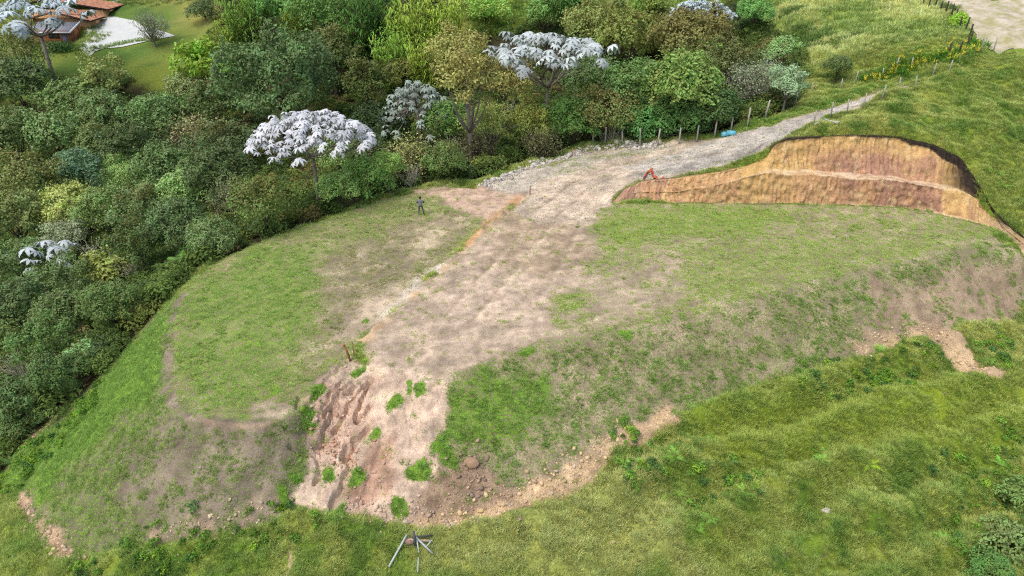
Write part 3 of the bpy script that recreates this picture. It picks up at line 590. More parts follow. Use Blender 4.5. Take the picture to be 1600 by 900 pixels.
# thin short grass of the terraces and banks
dens = lowc*sstep(.0,.22, GR+(patch-.5)*.9+(patch2-.5)*.7+(fine_p-.5)*1.3-.45)
x,y,z,r = spots(520000,-36,50,20,72, lambda x,y: sample(lowc,x,y)*sstep(0,.25,sample(GR,x,y)+(fbm(x,y,1.0,3,91)-.5)*.7+(fbm(x,y,.30,3,94)-.5)*1.9-.47)*.9, 1); n = len(x)
sz = r.uniform(.7,1.5,n)*np.where(sample(slope_,x,y) > .5, 1.35, 1.0)
scatter('short_grass', [tuft(16,.04,.10,.11,.014,.7,s) for s in range(4)], np.stack([x,y,z],-1), r.integers(0,4,n), turns(r,n,.15), sz[:,None]*np.ones(3), gcol_at(x,y,r,.2,1.95), M_BLADE)
# long pasture grass: lower slope, hill above the cut, field across the road
pas = np.clip(np.where(D['cut'] < .6, np.where(graded+slope_+forest_ > .3, 0, 1), pasture),0,1)*sstep(.25,.6,GR)*sstep(.15,-.0,fbm(XX,YY,1.3,4,95)-.62)
x,y,z,r = spots(330000,-40,56,14,92, lambda x,y: sample(pas*(TRACK > .2),x,y), 2); n = len(x)
sz = r.uniform(.65,1.25,n)*(.75+.7*sample(fbm(XX,YY,3,3,96),x,y))
scatter('pasture_grass', [tuft(30,.12,.30,.17,.02,.85,s) for s in range(10,15)], np.stack([x,y,z],-1), r.integers(0,5,n), turns(r,n,.2), sz[:,None]*np.ones(3), gcol_at(x,y,r,.2,2.0), M_BLADE)
x,y,z,r = spots(90000,-130,110,86,190, lambda x,y: sample(np.clip(1-forest_-lawn_,0,1)*(YY < 190)*(TRACK > .2),x,y), 3); n = len(x); sz = r.uniform(1.3,2.4,n)
scatter('far_field_grass', [tuft(30,.16,.36,.26,.035,.95,s) for s in range(20,24)], np.stack([x,y,z],-1), r.integers(0,4,n), turns(r,n,.2), sz[:,None]*np.ones(3), gcol_at(x,y,r,.2,1.8), M_BLADE)
# lush clumps on banks, gully edges and along the toe
cl = lowc*sstep(.72,.92,GR)+lowc*.10*sstep(.30,.45,GR)*sstep(.56,.64,patch2)*slope_
x,y,z,r = spots(60000,-36,50,20,70, lambda x,y: sample(cl,x,y), 4); n = len(x); sz = r.uniform(.5,1.25,n)
scatter('lush_grass_clumps', [tuft(44,.14,.34,.18,.022,.9,s) for s in range(30,34)], np.stack([x,y,z],-1), r.integers(0,4,n), turns(r,n,.2), sz[:,None]*np.ones(3), gcol_at(x,y,r,.18,1.7), M_BLADE)
cx,cy,cz,r = spots(9000,-36,50,20,62, lambda x,y: sample(np.clip(slope_*sstep(.10,.45,GR)*.75+graded*sstep(.15,.5,GR)*.18,0,1),x,y), 14); m_ = r.integers(5,16,len(cx)); k_ = np.repeat(np.arange(len(cx)),m_); n = len(k_); rad_ = r.uniform(.08,.34,len(cx))[k_]
x = cx[k_]+r.normal(0,1,n)*rad_; y = cy[k_]+r.normal(0,1,n)*rad_; z = sample(H,x,y); sz = r.uniform(.35,.8,n)*(.7+rad_); col = gcol_at(x,y,r,.12,1.75)*np.random.default_rng(15).uniform(.75,1.25,len(cx))[k_][:,None]
scatter('grass_tussocks', [tuft(30,.10,.28,.13,.02,.9,s) for s in range(34,38)], np.stack([x,y,z],-1), r.integers(0,4,n), turns(r,n,.25), sz[:,None]*np.ones(3), col, M_BLADE)
# loose stones: road metal, rubble along the toe, crumbs on bare earth
st = stone*sstep(66,60,YY)+stone*sstep(60,66,YY)*.9+.02*lowc*sstep(.5,.1,cover)
x,y,z,r = spots(260000,-36,50,20,80, lambda x,y: sample(st,x,y)*.75, 5); n = len(x); sz = np.exp(r.normal(math.log(.062),.5,n)).clip(.025,.34)
sc_ = np.stack([sample(soil[...,k],x,y) for k in range(3)],-1); gr_ = r.uniform(.75,1.35,n)[:,None]; sc_ = np.clip((sc_*.65+sc_.mean(1,keepdims=True)*.35)*gr_,.02,.8)
scatter('loose_gravel', [rock(s) for s in range(40,46)], np.stack([x,y,z+.1*sz],-1), r.integers(0,6,n), turns(r,n,.5), sz[:,None]*r.uniform(.7,1.2,(n,3)), sc_, M_STONE)

# ------------------------------------------------------------------ trees: one builder per habit, shared meshes
def fr(v): v = np.asarray(v,float); return v/(np.linalg.norm(v,axis=-1,keepdims=True)+1e-9)
def leaves_mesh(name, P, Nrm, size, asp, seed, tint=None, young=None, fold=.15, droop=0.0):
    """one folded diamond leaf per point"""
    r = np.random.default_rng(seed); n = len(P); Nrm = fr(Nrm); t = fr(np.cross(Nrm, r.normal(size=(n,3)))); t[:,2] -= droop; t = fr(t); s = fr(np.cross(Nrm,t))
    size = np.broadcast_to(size,(n,))[:,None]; w_ = size*asp
    v0 = P-t*size*.5; v1 = P+s*w_*.5+Nrm*size*fold*.5; v2 = P+t*size*.5-Nrm*size*fold*.6; v3 = P-s*w_*.5+Nrm*size*fold*.5
    V = np.stack([v0,v1,v2,v3],1).reshape(-1,3); k = np.arange(n)[:,None]*4
    T = np.concatenate([k+np.array([0,1,2]), k+np.array([0,2,3])])
    a = {'tint': np.repeat(r.uniform(size=n) if tint is None else tint, 4)}
    if young is not None: a['young'] = np.repeat(young,4)
    return np_mesh(name, V, [T], a)
def lobed_points(seed, lobes, n, shell=(.72,1.04), low=-.45):
    """points and outward normals on a cluster of lumpy lobes; lobes (m,4)= centre,radius"""
    r = np.random.default_rng(seed); lobes = np.asarray(lobes,float); m = len(lobes); wt = lobes[:,3]**2; k = r.choice(m, n*3, p=wt/wt.sum())
    d = fr(r.normal(size=(n*3,3))); ok = d[:,2] > low+r.normal(0,.15,n*3); k, d = k[ok], d[ok]
    rr = lobes[k,3]*r.uniform(shell[0],shell[1],len(k))*(1+.16*np.sin(d[:,0]*7+k)*np.sin(d[:,1]*6+2*k))
    P = lobes[k,:3]+d*rr[:,None]*np.array((1,1,.82))
    q = ((P[:,None,:]-lobes[None,:,:3])/np.array((1,1,.82))); ins = (np.linalg.norm(q,axis=2) < lobes[None,:,3]*.66); ins[np.arange(len(k)),k] = False
    keep = ~ins.any(1); P, d = P[keep][:n], d[keep][:n]; return P, d, r
def dome_lobes(seed, m, R, zc, flat=.8, lr=(.28,.48), top=True):
    r = np.random.default_rng(seed); out = [(0,0,zc,R*.62)]
    for i in range(m):
        th = i*2.399+r.uniform(-.3,.3); e = math.acos(1-1.35*(i+.5)/m); q = R*r.uniform(.45,.92)
        out.append((q*math.sin(e)*math.cos(th), q*math.sin(e)*math.sin(th), zc+q*flat*math.cos(e), R*r.uniform(*lr)))
    return np.array(out)
def limbs(mb, base, tops, r0, seed, bend=.25, n=7):
    r = np.random.default_rng(seed)
    for t in tops:
        t = np.asarray(t,float); f = np.linspace(0,1,6)[:,None]; P = base*(1-f)+t*f; L_ = np.linalg.norm(t-base)
        P += np.sin(f*math.pi)*r.normal(0,bend*.3,3)*L_*.5; P[:,2] -= (np.sin(f[:,0]*math.pi)*bend*L_*.25); mb.tube(P, r0*(1-.8*f[:,0]), n)
TREES = {}
def def_tree(kind, R, hc, crown_me, trunk_mb, leafmat, barkmat, trunk_attr='tint'):
    TREES[kind] = dict(R=R, hc=hc, crown=crown_me, trunk=trunk_mb.mesh(kind+'_trunk', True), lm=leafmat, bm=barkmat)
    crown_me.materials.append(leafmat); TREES[kind]['trunk'].materials.append(barkmat)
def broad(kind, seed, R=3.2, hc=4.6, m=16, n=6500, leaf=.30, asp=.55, flat=.85, lr=(.28,.48), mat=None, rusty=0.0, droop=.25, bark=None, stem=.16, shell=(.72,1.04), nl=7):
    lb = dome_lobes(seed,m,R,hc,flat,lr); P, d, r = lobed_points(seed,lb,n,shell); stray = r.uniform(size=len(P)) < .16; P[stray] += d[stray]*r.uniform(0,.16,(stray.sum(),1))*R; P += (np.stack([fbm(P[:,0]+7,P[:,1]+P[:,2],1.3,3,seed),fbm(P[:,1]+3,P[:,2]-P[:,0],1.3,3,seed+1),fbm(P[:,2]+5,P[:,0]-P[:,1],1.3,3,seed+2)],-1)-.5)*R*.42
    nr = fr(d*1.0+np.array((0,0,.55))+r.normal(0,.42,(len(P),3))); cl = np.clip(.5+.28*np.sin(P[:,0]*2.1+seed)*np.sin(P[:,1]*2.3)+r.normal(0,.20,len(P)),0,1)
    yg = None
    if rusty: yg = np.clip(sstep(hc-.2*R, hc+R*.8, P[:,2])*rusty*1.2+r.normal(0,.25,len(P))-.1,0,.9)*(r.uniform(size=len(P)) < .75)
    elif mat is M_RUST: yg = np.zeros(len(P))
    me = leaves_mesh(kind+'_crown',P,nr,leaf*r.uniform(.6,1.3,len(P)),asp,seed,cl,yg,droop=droop)
    mb = Mb(); mb.tube([(0,0,-3.5),(0.05,0,-.5),(.1,.05,hc*.35),(.0,.1,hc*.7)],[stem*1.3,stem*1.15,stem,stem*.7],8)
    limbs(mb,np.array((.05,.05,hc*.45)),lb[1:1+nl,:3],stem*.55,seed); def_tree(kind,R,hc,me,mb,mat or M_LEAF,bark or M_BARKD)
broad('round_tree',101); broad('lumpy_tree',102,m=22,lr=(.22,.38),leaf=.26,n=7500); broad('loose_tree',103,m=14,lr=(.2,.36),n=4200,leaf=.27,shell=(.5,1.1),bark=M_BARK,nl=12)
broad('large_leaved_tree',104,m=15,leaf=.33,asp=.55,n=5600,lr=(.3,.5)); broad('fine_dome_tree',105,R=4,hc=3.6,m=34,n=15000,leaf=.22,asp=.5,flat=.78,lr=(.2,.3),droop=.5)
broad('rusty_tree',106,m=18,n=6500,leaf=.27,mat=M_RUST,rusty=.55); broad('tinged_tree',107,m=20,n=7000,leaf=.25,mat=M_RUST,rusty=.4,lr=(.22,.36))
broad('open_tree',108,m=16,n=3400,leaf=.24,lr=(.16,.30),shell=(.4,1.15),bark=M_BARK,stem=.2,nl=16,mat=M_RUST,rusty=.3); broad('low_bush',109,R=2,hc=1.3,m=14,n=4200,leaf=.2,lr=(.3,.48),stem=.07)
broad('leafy_bush',110,R=2,hc=1.5,m=11,n=2200,leaf=.34,asp=.5,lr=(.3,.5),stem=.07); broad('flat_dome',111,R=4,hc=4.2,m=26,n=9500,leaf=.24,flat=.62,lr=(.18,.30),mat=M_RUST,rusty=.45)
broad('tall_tree',112,R=2.4,hc=7.4,m=13,n=4200,leaf=.26,flat=1.25,lr=(.26,.42),bark=M_BARK,stem=.17,shell=(.45,1.08),mat=M_RUST,rusty=.35,nl=12)
# thin grey tree: many fine branches, few leaves
def twig_tree(kind, seed, R, hc, n_leaf, leaf, bark, nb=34, dense=1.0):
    r = np.random.default_rng(seed); mb = Mb(); mb.tube([(0,0,-2.5),(.1,0,0),(.2,.1,hc*.4)],[.2,.17,.13],8); tips = []
    for i in range(nb):
        th = r.uniform(0,2*math.pi); e = r.uniform(.1,1.25); t = np.array((R*math.sin(e)*math.cos(th),R*math.sin(e)*math.sin(th),hc*.55+R*.95*math.cos(e)))*r.uniform(.75,1); b = np.array((.15,.1,hc*r.uniform(.2,.42)))
        f = np.linspace(0,1,6)[:,None]; P = b*(1-f)+t*f+r.normal(0,.12,(6,3)); P[0] = b; P[:,2] -= np.sin(f[:,0]*math.pi)*.25; mb.tube(P,.065*(1-.75*f[:,0]),5); tips.append(t)
        for k in range(4):
            q = P[2+k%4]; e2 = q+fr(r.normal(size=3)+np.array((0,0,.5))+fr(t-b))*r.uniform(.5,1.1); mb.tube([q,(q+e2)/2+r.normal(0,.06,3),e2],[.026,.018,.008],4); tips.append(e2)
    tips = np.array(tips); k = r.integers(0,len(tips),n_leaf); P = tips[k]+r.normal(0,.28*dense,(n_leaf,3)); nr = r.normal(size=(n_leaf,3))+np.array((0,0,.9))
    yg = np.zeros(n_leaf); me = leaves_mesh(kind+'_crown',P,nr,leaf*r.uniform(.6,1.3,n_leaf),.5,seed,np.clip(r.normal(.5,.22,n_leaf),0,1),yg); def_tree(kind,R,hc,me,mb,M_RUST,bark)
twig_tree('thin_grey_tree',120,3.4,3.6,3000,.20,M_BARK,40); twig_tree('bare_tree',121,3.0,4.2,260,.16,M_DEAD,26); twig_tree('wiry_shrub',122,2.6,2.4,2300,.2,M_BARKD,44,1.3)
# cane thicket: tall stems with long arching blades
def cane(kind, seed, R, h, n, blade, bw):
    r = np.random.default_rng(seed); mb = Mb(); V, T, A, YG = [], [], [], []; c = 0
    for i in range(n):
        th = r.uniform(0,2*math.pi); q = R*math.sqrt(r.uniform())*.75; b = np.array((q*math.cos(th),q*math.sin(th),-1.)); hh = h*r.uniform(.7,1.1)*(1-.25*q/R); o = np.array((math.cos(th),math.sin(th),0))*R*.4*r.uniform(.3,1)
        f = np.linspace(0,1,5)[:,None]; P = b+np.array((0,0,hh+1))*f+o*f**2; mb.tube(P,.035*(1-.6*f[:,0]),4,cap=False)
        for k in range(26):
            g = r.uniform(.25,1.0); p = b+np.array((0,0,hh+1))*g+o*g*g; ph = r.uniform(0,2*math.pi); d = np.array((math.cos(ph),math.sin(ph),0)); s = np.array((-d[1],d[0],0))*bw*.5; L_ = blade*r.uniform(.6,1.2); up = np.array((0,0,1.))
            m1 = p+d*L_*.32+up*L_*.52; m2 = p+d*L_*.75+up*L_*(.42+r.uniform(-.3,.1))
            V += [p,m1-s,m1+s,m2]; T += [(c,c+1,c+2),(c+1,c+3,c+2)]; A += [np.clip(r.normal(.5,.22),0,1)]*4; c += 4
    me = np_mesh(kind+'_crown',np.array(V),[np.array(T)],{'tint':np.array(A)}); def_tree(kind,R,h*.55,me,mb,M_LEAF,M_BARKD)
cane('cane_thicket',130,2.2,6.5,60,1.1,.12)
# silver-leaved umbrella tree: bare pale limbs, whorls of drooping hand-shaped leaves
def palm_leaf(r, c, nrm, rad, lobes=7):
    nrm = fr(nrm); a = fr(np.cross(nrm,np.array((.3,.5,.1))+r.normal(0,.3,3))); b = np.cross(nrm,a); V = [c]; T = []; A = []
    k = 1
    for i in range(lobes):
        th = i*2*math.pi/lobes+r.uniform(-.2,.2); d = a*math.cos(th)+b*math.sin(th); s = a*-math.sin(th)+b*math.cos(th); q = rad*r.uniform(.8,1.12); w_ = rad*.21
        V += [c+d*q*.55-s*w_-nrm*q*.02, c+d*q*.55+s*w_-nrm*q*.02, c+d*q*.93-s*w_*.62-nrm*q*.34, c+d*q*.93+s*w_*.62-nrm*q*.34, c+d*q*1.0-nrm*q*.58]
        T += [(0,k,k+1),(k,k+2,k+3),(k,k+3,k+1),(k+2,k+4,k+3)]; k += 5
    return np.array(V), np.array(T)
def umbrella(kind, seed, R, hc, n_ros, rise, rad=.62, lower=0, arms=7, cone=1.0, stem=.2, only=None):
    r = np.random.default_rng(seed); mb = Mb(); fork = hc-R*.62*cone; top = np.array((0,0,fork)); mb.tube([(0.0,0,-4),(.25,0,0),(.12,.1,fork*.5),(0,0,fork)],[stem*1.2,stem*1.1,stem*.9,stem*.75],9)
    cb = Mb(); ends = []; hub = []
    for i in range(arms):
        th = i*2.399+r.uniform(-.3,.3); q = R*(.30+.42*((i*.618)%1)); e = np.array((q*math.cos(th),q*math.sin(th),hc-rise*(q/R)**2-R*.16)); f = np.linspace(0,1,7)[:,None]
        P = top*(1-f)+e*f; P[:,2] -= np.sin(f[:,0]*math.pi)*R*.07; mb.tube(P,stem*.52*(1-.62*f[:,0]),7); hub.append((P[3],e))
    for i in range(n_ros):
        q = R*math.sqrt((i+.6)/n_ros)*r.uniform(.86,1.04); th = i*2.399963+r.uniform(-.15,.15); e = np.array((q*math.cos(th),q*math.sin(th),hc-rise*(q/R)**2+r.normal(0,.24)*R/6))
        h = min(hub,key=lambda p: np.linalg.norm(p[1]-e)); b = h[1] if np.linalg.norm(h[1]-e) < R*.33 else h[0]; f = np.linspace(0,1,5)[:,None]; P = b*(1-f)+e*f; P[:,2] -= np.sin(f[:,0]*math.pi)*.22; mb.tube(P,.055*(1-.5*f[:,0]),5); ends.append(e)
    for i in range(lower):
        th = r.uniform(0,2*math.pi); q = R*r.uniform(.2,.6); e = np.array((q*math.cos(th),q*math.sin(th),hc-R*r.uniform(.25,.38))); mb.tube([top,(top+e)/2-np.array((0,0,.2)),e],[.09,.07,.05],5); ends.append(e)
    for e in ends:
        big_ = rad*r.uniform(.9,1.2); tt = np.clip(r.normal(.55,.2),0,1)
        V, T = palm_leaf(r,e+np.array((0,0,.15)),np.array((0,0,1.))+r.normal(0,.25,3),big_); cb.add(V,(),T,tt)
        for k in range(r.integers(2,5)):
            ph = r.uniform(0,2*math.pi); o = np.array((math.cos(ph),math.sin(ph),0)); V, T = palm_leaf(r,e+o*big_*r.uniform(.7,1.1)-np.array((0,0,.12+.25*r.uniform())),np.array((0,0,1.))+o*.7+r.normal(0,.2,3),big_*r.uniform(.55,.8)); cb.add(V,(),T,np.clip(tt-.1+r.normal(0,.25),0,1))
    def_tree(kind,R,hc,cb.mesh(kind+'_crown'),mb,M_SILVER,M_BARK)
umbrella('silver_dense',140,6.2,10.2,112,2.2,.56,arms=9); umbrella('silver_flat',141,7.0,12.0,44,1.3,.78,lower=5,arms=8,cone=1.15); umbrella('silver_sparse',144,7.0,12.0,17,.9,1.0,lower=2,arms=6,cone=.9,stem=.26); umbrella('silver_small',142,3.2,5.6,60,3.4,.36,arms=7); umbrella('silver_few',143,2.2,4.2,9,1.2,.62,arms=4,stem=.1)

DK, MG_, LG, OL, YL, BL, GY_ = S(70,86,48), S(84,104,56), S(96,116,60), S(102,108,62), S(122,128,64), S(76,98,72), S(108,114,92)
def place_ray(u, v, hc, rad):
    d = ray(u, v); X = d[0]*_T; Y = d[1]*_T; g = CAM_H+d[2]*_T-sample(H0, X, Y); blocked = np.minimum(np.minimum(sample(D['lt'],X,Y), sample(D['rt'],X,Y)), np.minimum(sample(D['road'],X,Y), sample(D['ls'],X,Y)))
    k = np.argmax(g < 0)
    if g[k] >= 0: k = len(_T)-1
    while k > 0 and g[k] < hc(_T[k]) and blocked[k-1] > max(.9, .72*rad(_T[k])): k -= 1
    return X[k], Y[k], _T[k], CAM_H+d[2]*_T[k]
def place_tree(kind, u, v, rpx, col, label, cat='tree', rot=None, sq=1.0, group=None):
    T = TREES[kind]; rpx = rpx*(1.0 if kind.startswith('silver') or u > 1200 else 1.12); x, y, t, zr = place_ray(u, v, lambda t: T['hc']*(rpx*t/F_PX)/T['R'], lambda t: rpx*t/F_PX); s = rpx*t/F_PX/T['R']; name = NAMES.get(kind,'broadleaf_tree')
    root = link(name, None); root.location = (x,y,min(float(sample(H,x,y))-.05, zr-T['hc']*s*sq)); rr = random.Random(int(u*31+v*17)); root.rotation_euler = (0,0,rr.uniform(0,6.28) if rot is None else rot); root.scale = (s,s,s*sq)
    tag(root,label,cat,group); link('trunk',T['trunk'],parent=root); c = link('crown',T['crown'],parent=root); k = rr.uniform(.9,1.1); k *= 1.0 if kind.startswith('silver') else 1.25 if kind == 'cane_thicket' or col[1] > .36 else 2.6*rr.choice((.8,.92,1.0,1.05,1.12)); cm = sum(col)/3*.16; col = [(col[0]*.86+cm)*.97,(col[1]*.86+cm)*1.0,(col[2]*.86+cm)*.95]; c.color = (col[0]*k*rr.uniform(.92,1.08),col[1]*k,col[2]*k*rr.uniform(.85,1.1),1)
    return root
NAMES = dict(silver_sparse='silver_leaved_tree',silver_dense='silver_leaved_tree',silver_flat='silver_leaved_tree',silver_small='silver_leaved_tree',silver_few='silver_leaved_tree',cane_thicket='cane_thicket',low_bush='bush',leafy_bush='bush',wiry_shrub='shrub',bare_tree='bare_tree',thin_grey_tree='grey_tree',fine_dome_tree='feathery_tree')
SV, SVG = (.49,.54,.64), (.29,.37,.36)
TREE_LIST = [
 # silver-leaved trees
 ('silver_dense',480,184,100,SV,'large silver-white umbrella tree whose dense crown stands out against dark woods'),
 ('silver_flat',858,60,106,SV,'tall silver tree with wide flat open crown and bare pale forked limbs'),
 ('silver_small',648,130,68,SVG,'smaller grey-green silver-leaved tree right of the big white umbrella tree'),
 ('silver_sparse',46,2,92,SV,'silver tree with leaning pale trunk in front of the tiled house'),
 ('silver_dense',1098,2,52,SV,'silver-leaved tree cut by the top edge above the rusty dome'),
 ('silver_few',62,382,48,SV,'few-leaved small silver tree deep in the woods on the left'),
 # around the house and lawn
 ('open_tree',28,78,44,OL,'olive small-leaved tree left of the leaning pale trunk'),
 ('lumpy_tree',30,135,46,DK,'dark tree at the left edge below the house'),
 ('loose_tree',160,122,42,OL,'olive-green loose tree at the foot of the lawn below the court'),
 ('round_tree',112,158,36,MG_,'mid green tree left of the loose olive lawn tree'),
 ('lumpy_tree',165,180,42,MG_,'green tree directly below the loose olive lawn tree'),
 ('lumpy_tree',250,186,42,MG_,'green tree at the lower tip of the lawn'),
 ('thin_grey_tree',234,34,30,GY_,'thin grey-green tree growing beside the pale paved court'),
 ('low_bush',318,18,20,DK,'dark round bush alone on the lawn right of the court'),
 ('leafy_bush',325,100,40,S(134,168,44),'bright lime-green bush beside the feathery dark dome tree'),
 ('low_bush',290,140,26,OL,'small olive bush below the lime-green bush'),
 ('tinged_tree',330,160,40,DK,'dark tree between lime-green bush and the white umbrella tree'),
 ('fine_dome_tree',440,128,88,S(80,100,56),'broad dark green dome-shaped feathery tree behind the white umbrella tree'),
 # left woods, top rows
 ('lumpy_tree',20,212,46,DK,'dark green tree at the left edge below the lawn'),
 ('round_tree',88,214,42,MG_,'rounded green tree in the upper left woods, second from the edge'),
 ('tinged_tree',150,224,38,MG_,'green tree with brownish shoots in the upper left woods'),
 ('lumpy_tree',205,232,42,DK,'deep green tree left of the twiggy grey-brown crown'),
 ('wiry_shrub',300,222,52,S(104,100,72),'twiggy grey-brown crown left of the white umbrella tree'),
 ('rusty_tree',352,222,42,DK,'dark tree with rusty shoots left of the white umbrella crown'),
 ('round_tree',262,262,40,MG_,'green tree below the twiggy grey-brown crown'),
 ('fine_dome_tree',195,276,38,S(112,132,70),'pale green smooth dome in the middle of the left woods'),
 ('lumpy_tree',122,272,40,BL,'bluish green tree left of the pale green dome'),
 ('tinged_tree',50,280,50,OL,'olive tree near the left edge, level with the pale dome'),
 ('round_tree',340,272,44,DK,'dark green tree left of the shaded gap under the white tree'),
 ('large_leaved_tree',300,300,38,LG,'fresh green big-leaved tree left of the rust-topped tree'),
 # left woods, middle rows
 ('round_tree',110,325,38,YL,'yellow-green tree below the bluish green one'),
 ('lumpy_tree',20,340,46,OL,'olive tree at the left edge above the few-leaved silver tree'),
 ('lumpy_tree',168,330,42,MG_,'mid green tree below the pale green dome'),
 ('rusty_tree',225,322,42,MG_,'rust-speckled tree in the middle of the left woods'),
 ('wiry_shrub',360,310,38,S(84,92,62),'twiggy dark shrub behind the rust-topped tree'),
 ('rusty_tree',408,312,44,S(78,92,46),'rust-topped rounded tree at the terrace edge below the white tree'),
 ('round_tree',275,350,40,DK,'dark green tree above the fern-covered edge'),
 ('tinged_tree',215,378,42,S(76,94,48),'brownish green tree left of the ferns'),
 ('bare_tree',150,388,36,GY_,'bare tree with pale crooked branches in the left woods'),
 ('loose_tree',100,372,36,GY_,'grey-green thin-crowned tree beside the few-leaved silver tree'),
 ('lumpy_tree',28,412,42,MG_,'green tree at the left edge below the few-leaved silver tree'),
 ('leafy_bush',165,426,36,YL,'yellow-green leafy bush above the steep left bank'),
 ('loose_tree',90,436,42,MG_,'loose green tree left of the yellow-green bush'),
 ('round_tree',330,372,32,MG_,'green bush-like tree at the terrace edge left of the rust-topped tree'),
 # left woods, lower rows
 ('lumpy_tree',25,480,46,DK,'dark tree at the left edge above the bare forked branch'),
 ('round_tree',105,486,42,DK,'dark green tree above the light bush on the bank edge'),
 ('lumpy_tree',172,474,38,MG_,'dark tree closest to the shaded foot of the left bank'),
 ('loose_tree',60,535,46,MG_,'loose tree behind the bare forked branch'),
 ('bare_tree',26,560,38,GY_,'bare pale forked branches at the left edge above the bank'),
 ('leafy_bush',130,560,28,S(88,112,64),'light green leafy bush on the edge of the left bank'),
 ('round_tree',85,582,34,DK,'dark tree behind the small bushes of the left bank'),
 ('lumpy_tree',22,622,40,DK,'dark tree at the left edge, lowest of the woods'),
 ('low_bush',110,606,16,LG,'small bright bush below the light green leafy bush'),
 ('leafy_bush',30,668,22,MG_,'leafy bush at the very bottom corner of the woods'),
 ('low_bush',68,640,20,MG_,'small green bush next to the toe of the left bank'),
 ('low_bush',235,462,22,MG_,'low green bush at the upper end of the left bank'),
 # centre, behind the terrace
 ('round_tree',528,240,30,S(106,128,66),'light green small tree right of the white tree trunk'),
 ('large_leaved_tree',532,296,28,S(98,120,60),'bright green bushy tree at the terrace edge beside the white tree trunk'),
 ('lumpy_tree',572,284,38,S(90,112,56),'green bushy tree at the terrace edge, left of the vine-covered stump'),
 ('round_tree',572,238,30,DK,'dark tree right of the light green small tree'),
 ('wiry_shrub',645,246,44,S(118,116,68),'vine-covered brown shrub behind the standing person'),
 ('loose_tree',604,262,30,S(96,118,54),'small green tree just left of the vine-covered brown shrub'),
 ('tinged_tree',692,252,34,S(86,104,48),'green shrubby tree right of the vine-covered brown shrub'),
 ('round_tree',590,200,38,S(48,68,38),'dark shaded tree between the two silver-leaved crowns'),
 ('tall_tree',732,122,46,S(130,130,66),'tall slender olive tree with a straight pale trunk'),
 ('rusty_tree',790,124,40,S(120,118,58),'olive tree with orange shoots in front of the flat silver crown'),
 ('open_tree',765,190,42,S(122,126,60),'yellowish open tree left of the flat silver tree trunk'),
 ('tinged_tree',830,186,36,S(118,122,54),'yellow-olive tree around the trunk of the flat silver tree'),
 ('round_tree',700,190,36,S(80,104,50),'green tree left of the slender pale trunk'),
 ('wiry_shrub',740,234,38,S(92,90,60),'brownish thicket at the head of the rubble edge'),
 ('lumpy_tree',898,190,40,S(72,104,48),'green tree right of the flat silver tree trunk'),
 ('wiry_shrub',850,226,32,S(84,86,58),'brown twiggy thicket by the stones at the road edge'),
 ('rusty_tree',945,172,42,S(92,96,50),'rust-brown tree above the first fence posts'),
 ('round_tree',925,124,40,MG_,'green tree under the right end of the flat silver crown'),
 ('lumpy_tree',995,138,48,S(84,108,56),'bright green lumpy tree behind the fence'),
 ('large_leaved_tree',1062,134,52,S(88,110,56),'largest bright green tree behind the fence posts'),
 ('loose_tree',1090,88,34,S(110,130,70),'pale green tree below the rusty dome'),
 ('round_tree',1000,194,36,S(66,96,44),'dark green tree close behind the middle fence posts'),
 ('round_tree',1062,186,34,S(62,90,42),'dark green tree left of the blue drums'),
 ('round_tree',1120,172,34,S(52,74,38),'shaded tree behind the blue drums'),
 ('flat_dome',985,56,62,S(112,118,56),'large olive dome above the bright green trees'),
 ('tinged_tree',925,40,44,S(108,114,54),'olive tree right behind the flat silver crown'),
 ('flat_dome',1082,58,64,S(98,96,52),'large dome with rusty brown top'),
 ('tinged_tree',1140,96,40,S(88,96,54),'brown-green tree between rusty dome and grey tree'),
 ('thin_grey_tree',1184,118,48,S(118,124,96),'grey thin-leaved tree with pale branches beside the road fence'),
 ('loose_tree',1232,126,34,S(104,124,96),'grey-green bushy tree right of the grey thin-leaved tree'),
 ('low_bush',1222,84,28,S(108,134,80),'pale round bush at the edge of the grass field'),
 ('round_tree',1312,94,20,S(78,92,54),'small dark lone tree standing in the field by the road'),
 ('round_tree',1180,18,24,S(92,126,60),'small fresh green tree at the top right of the woods'),
 # upper middle
 ('cane_thicket',640,44,34,S(150,176,56),'bright yellow-green cane thicket, tallest in the middle'),
 ('cane_thicket',690,36,30,S(156,180,58),'yellow-green cane thicket at the right end of the canes'),
 ('cane_thicket',612,92,30,S(134,166,52),'yellow-green cane thicket in front of the taller canes'),
 ('cane_thicket',665,100,28,S(152,176,54),'yellow-green cane thicket above the grey-green silver tree'),
 ('cane_thicket',580,30,38,S(76,116,52),'dark green cane thicket left of the yellow canes'),
 ('cane_thicket',556,66,28,S(100,140,54),'mid green cane thicket below the dark one'),
 ('cane_thicket',385,36,34,S(116,150,52),'cane thicket left of the bare grey crown'),
 ('cane_thicket',362,62,24,S(136,158,56),'light cane thicket at the lawn edge'),
 ('cane_thicket',462,42,24,S(132,158,50),'small light cane clump right of the bare grey crown'),
 ('thin_grey_tree',430,52,30,S(130,134,118),'bare grey twiggy crown above the feathery dome'),
 ('tinged_tree',516,80,44,S(80,96,54),'brown-green tree right of the feathery dome'),
 ('lumpy_tree',500,24,40,S(76,106,50),'green tree at the top edge left of the dark canes'),
 ('round_tree',420,8,34,S(78,110,48),'green tree at the top edge above the bare grey crown'),
 ('tinged_tree',570,128,40,S(74,92,46),'dark brownish tree below the mid green canes'),
 ('flat_dome',632,112,34,S(112,116,56),'small olive flat-topped tree under the yellow canes'),
 ('tinged_tree',712,82,44,S(116,120,62),'olive tree left of the flat silver crown'),
 ('lumpy_tree',850,22,30,S(96,122,54),'green bush-like tree behind the flat silver crown'),
 ('low_bush',760,14,30,S(116,138,58),'low green scrub patch at the top between canes and domes'),
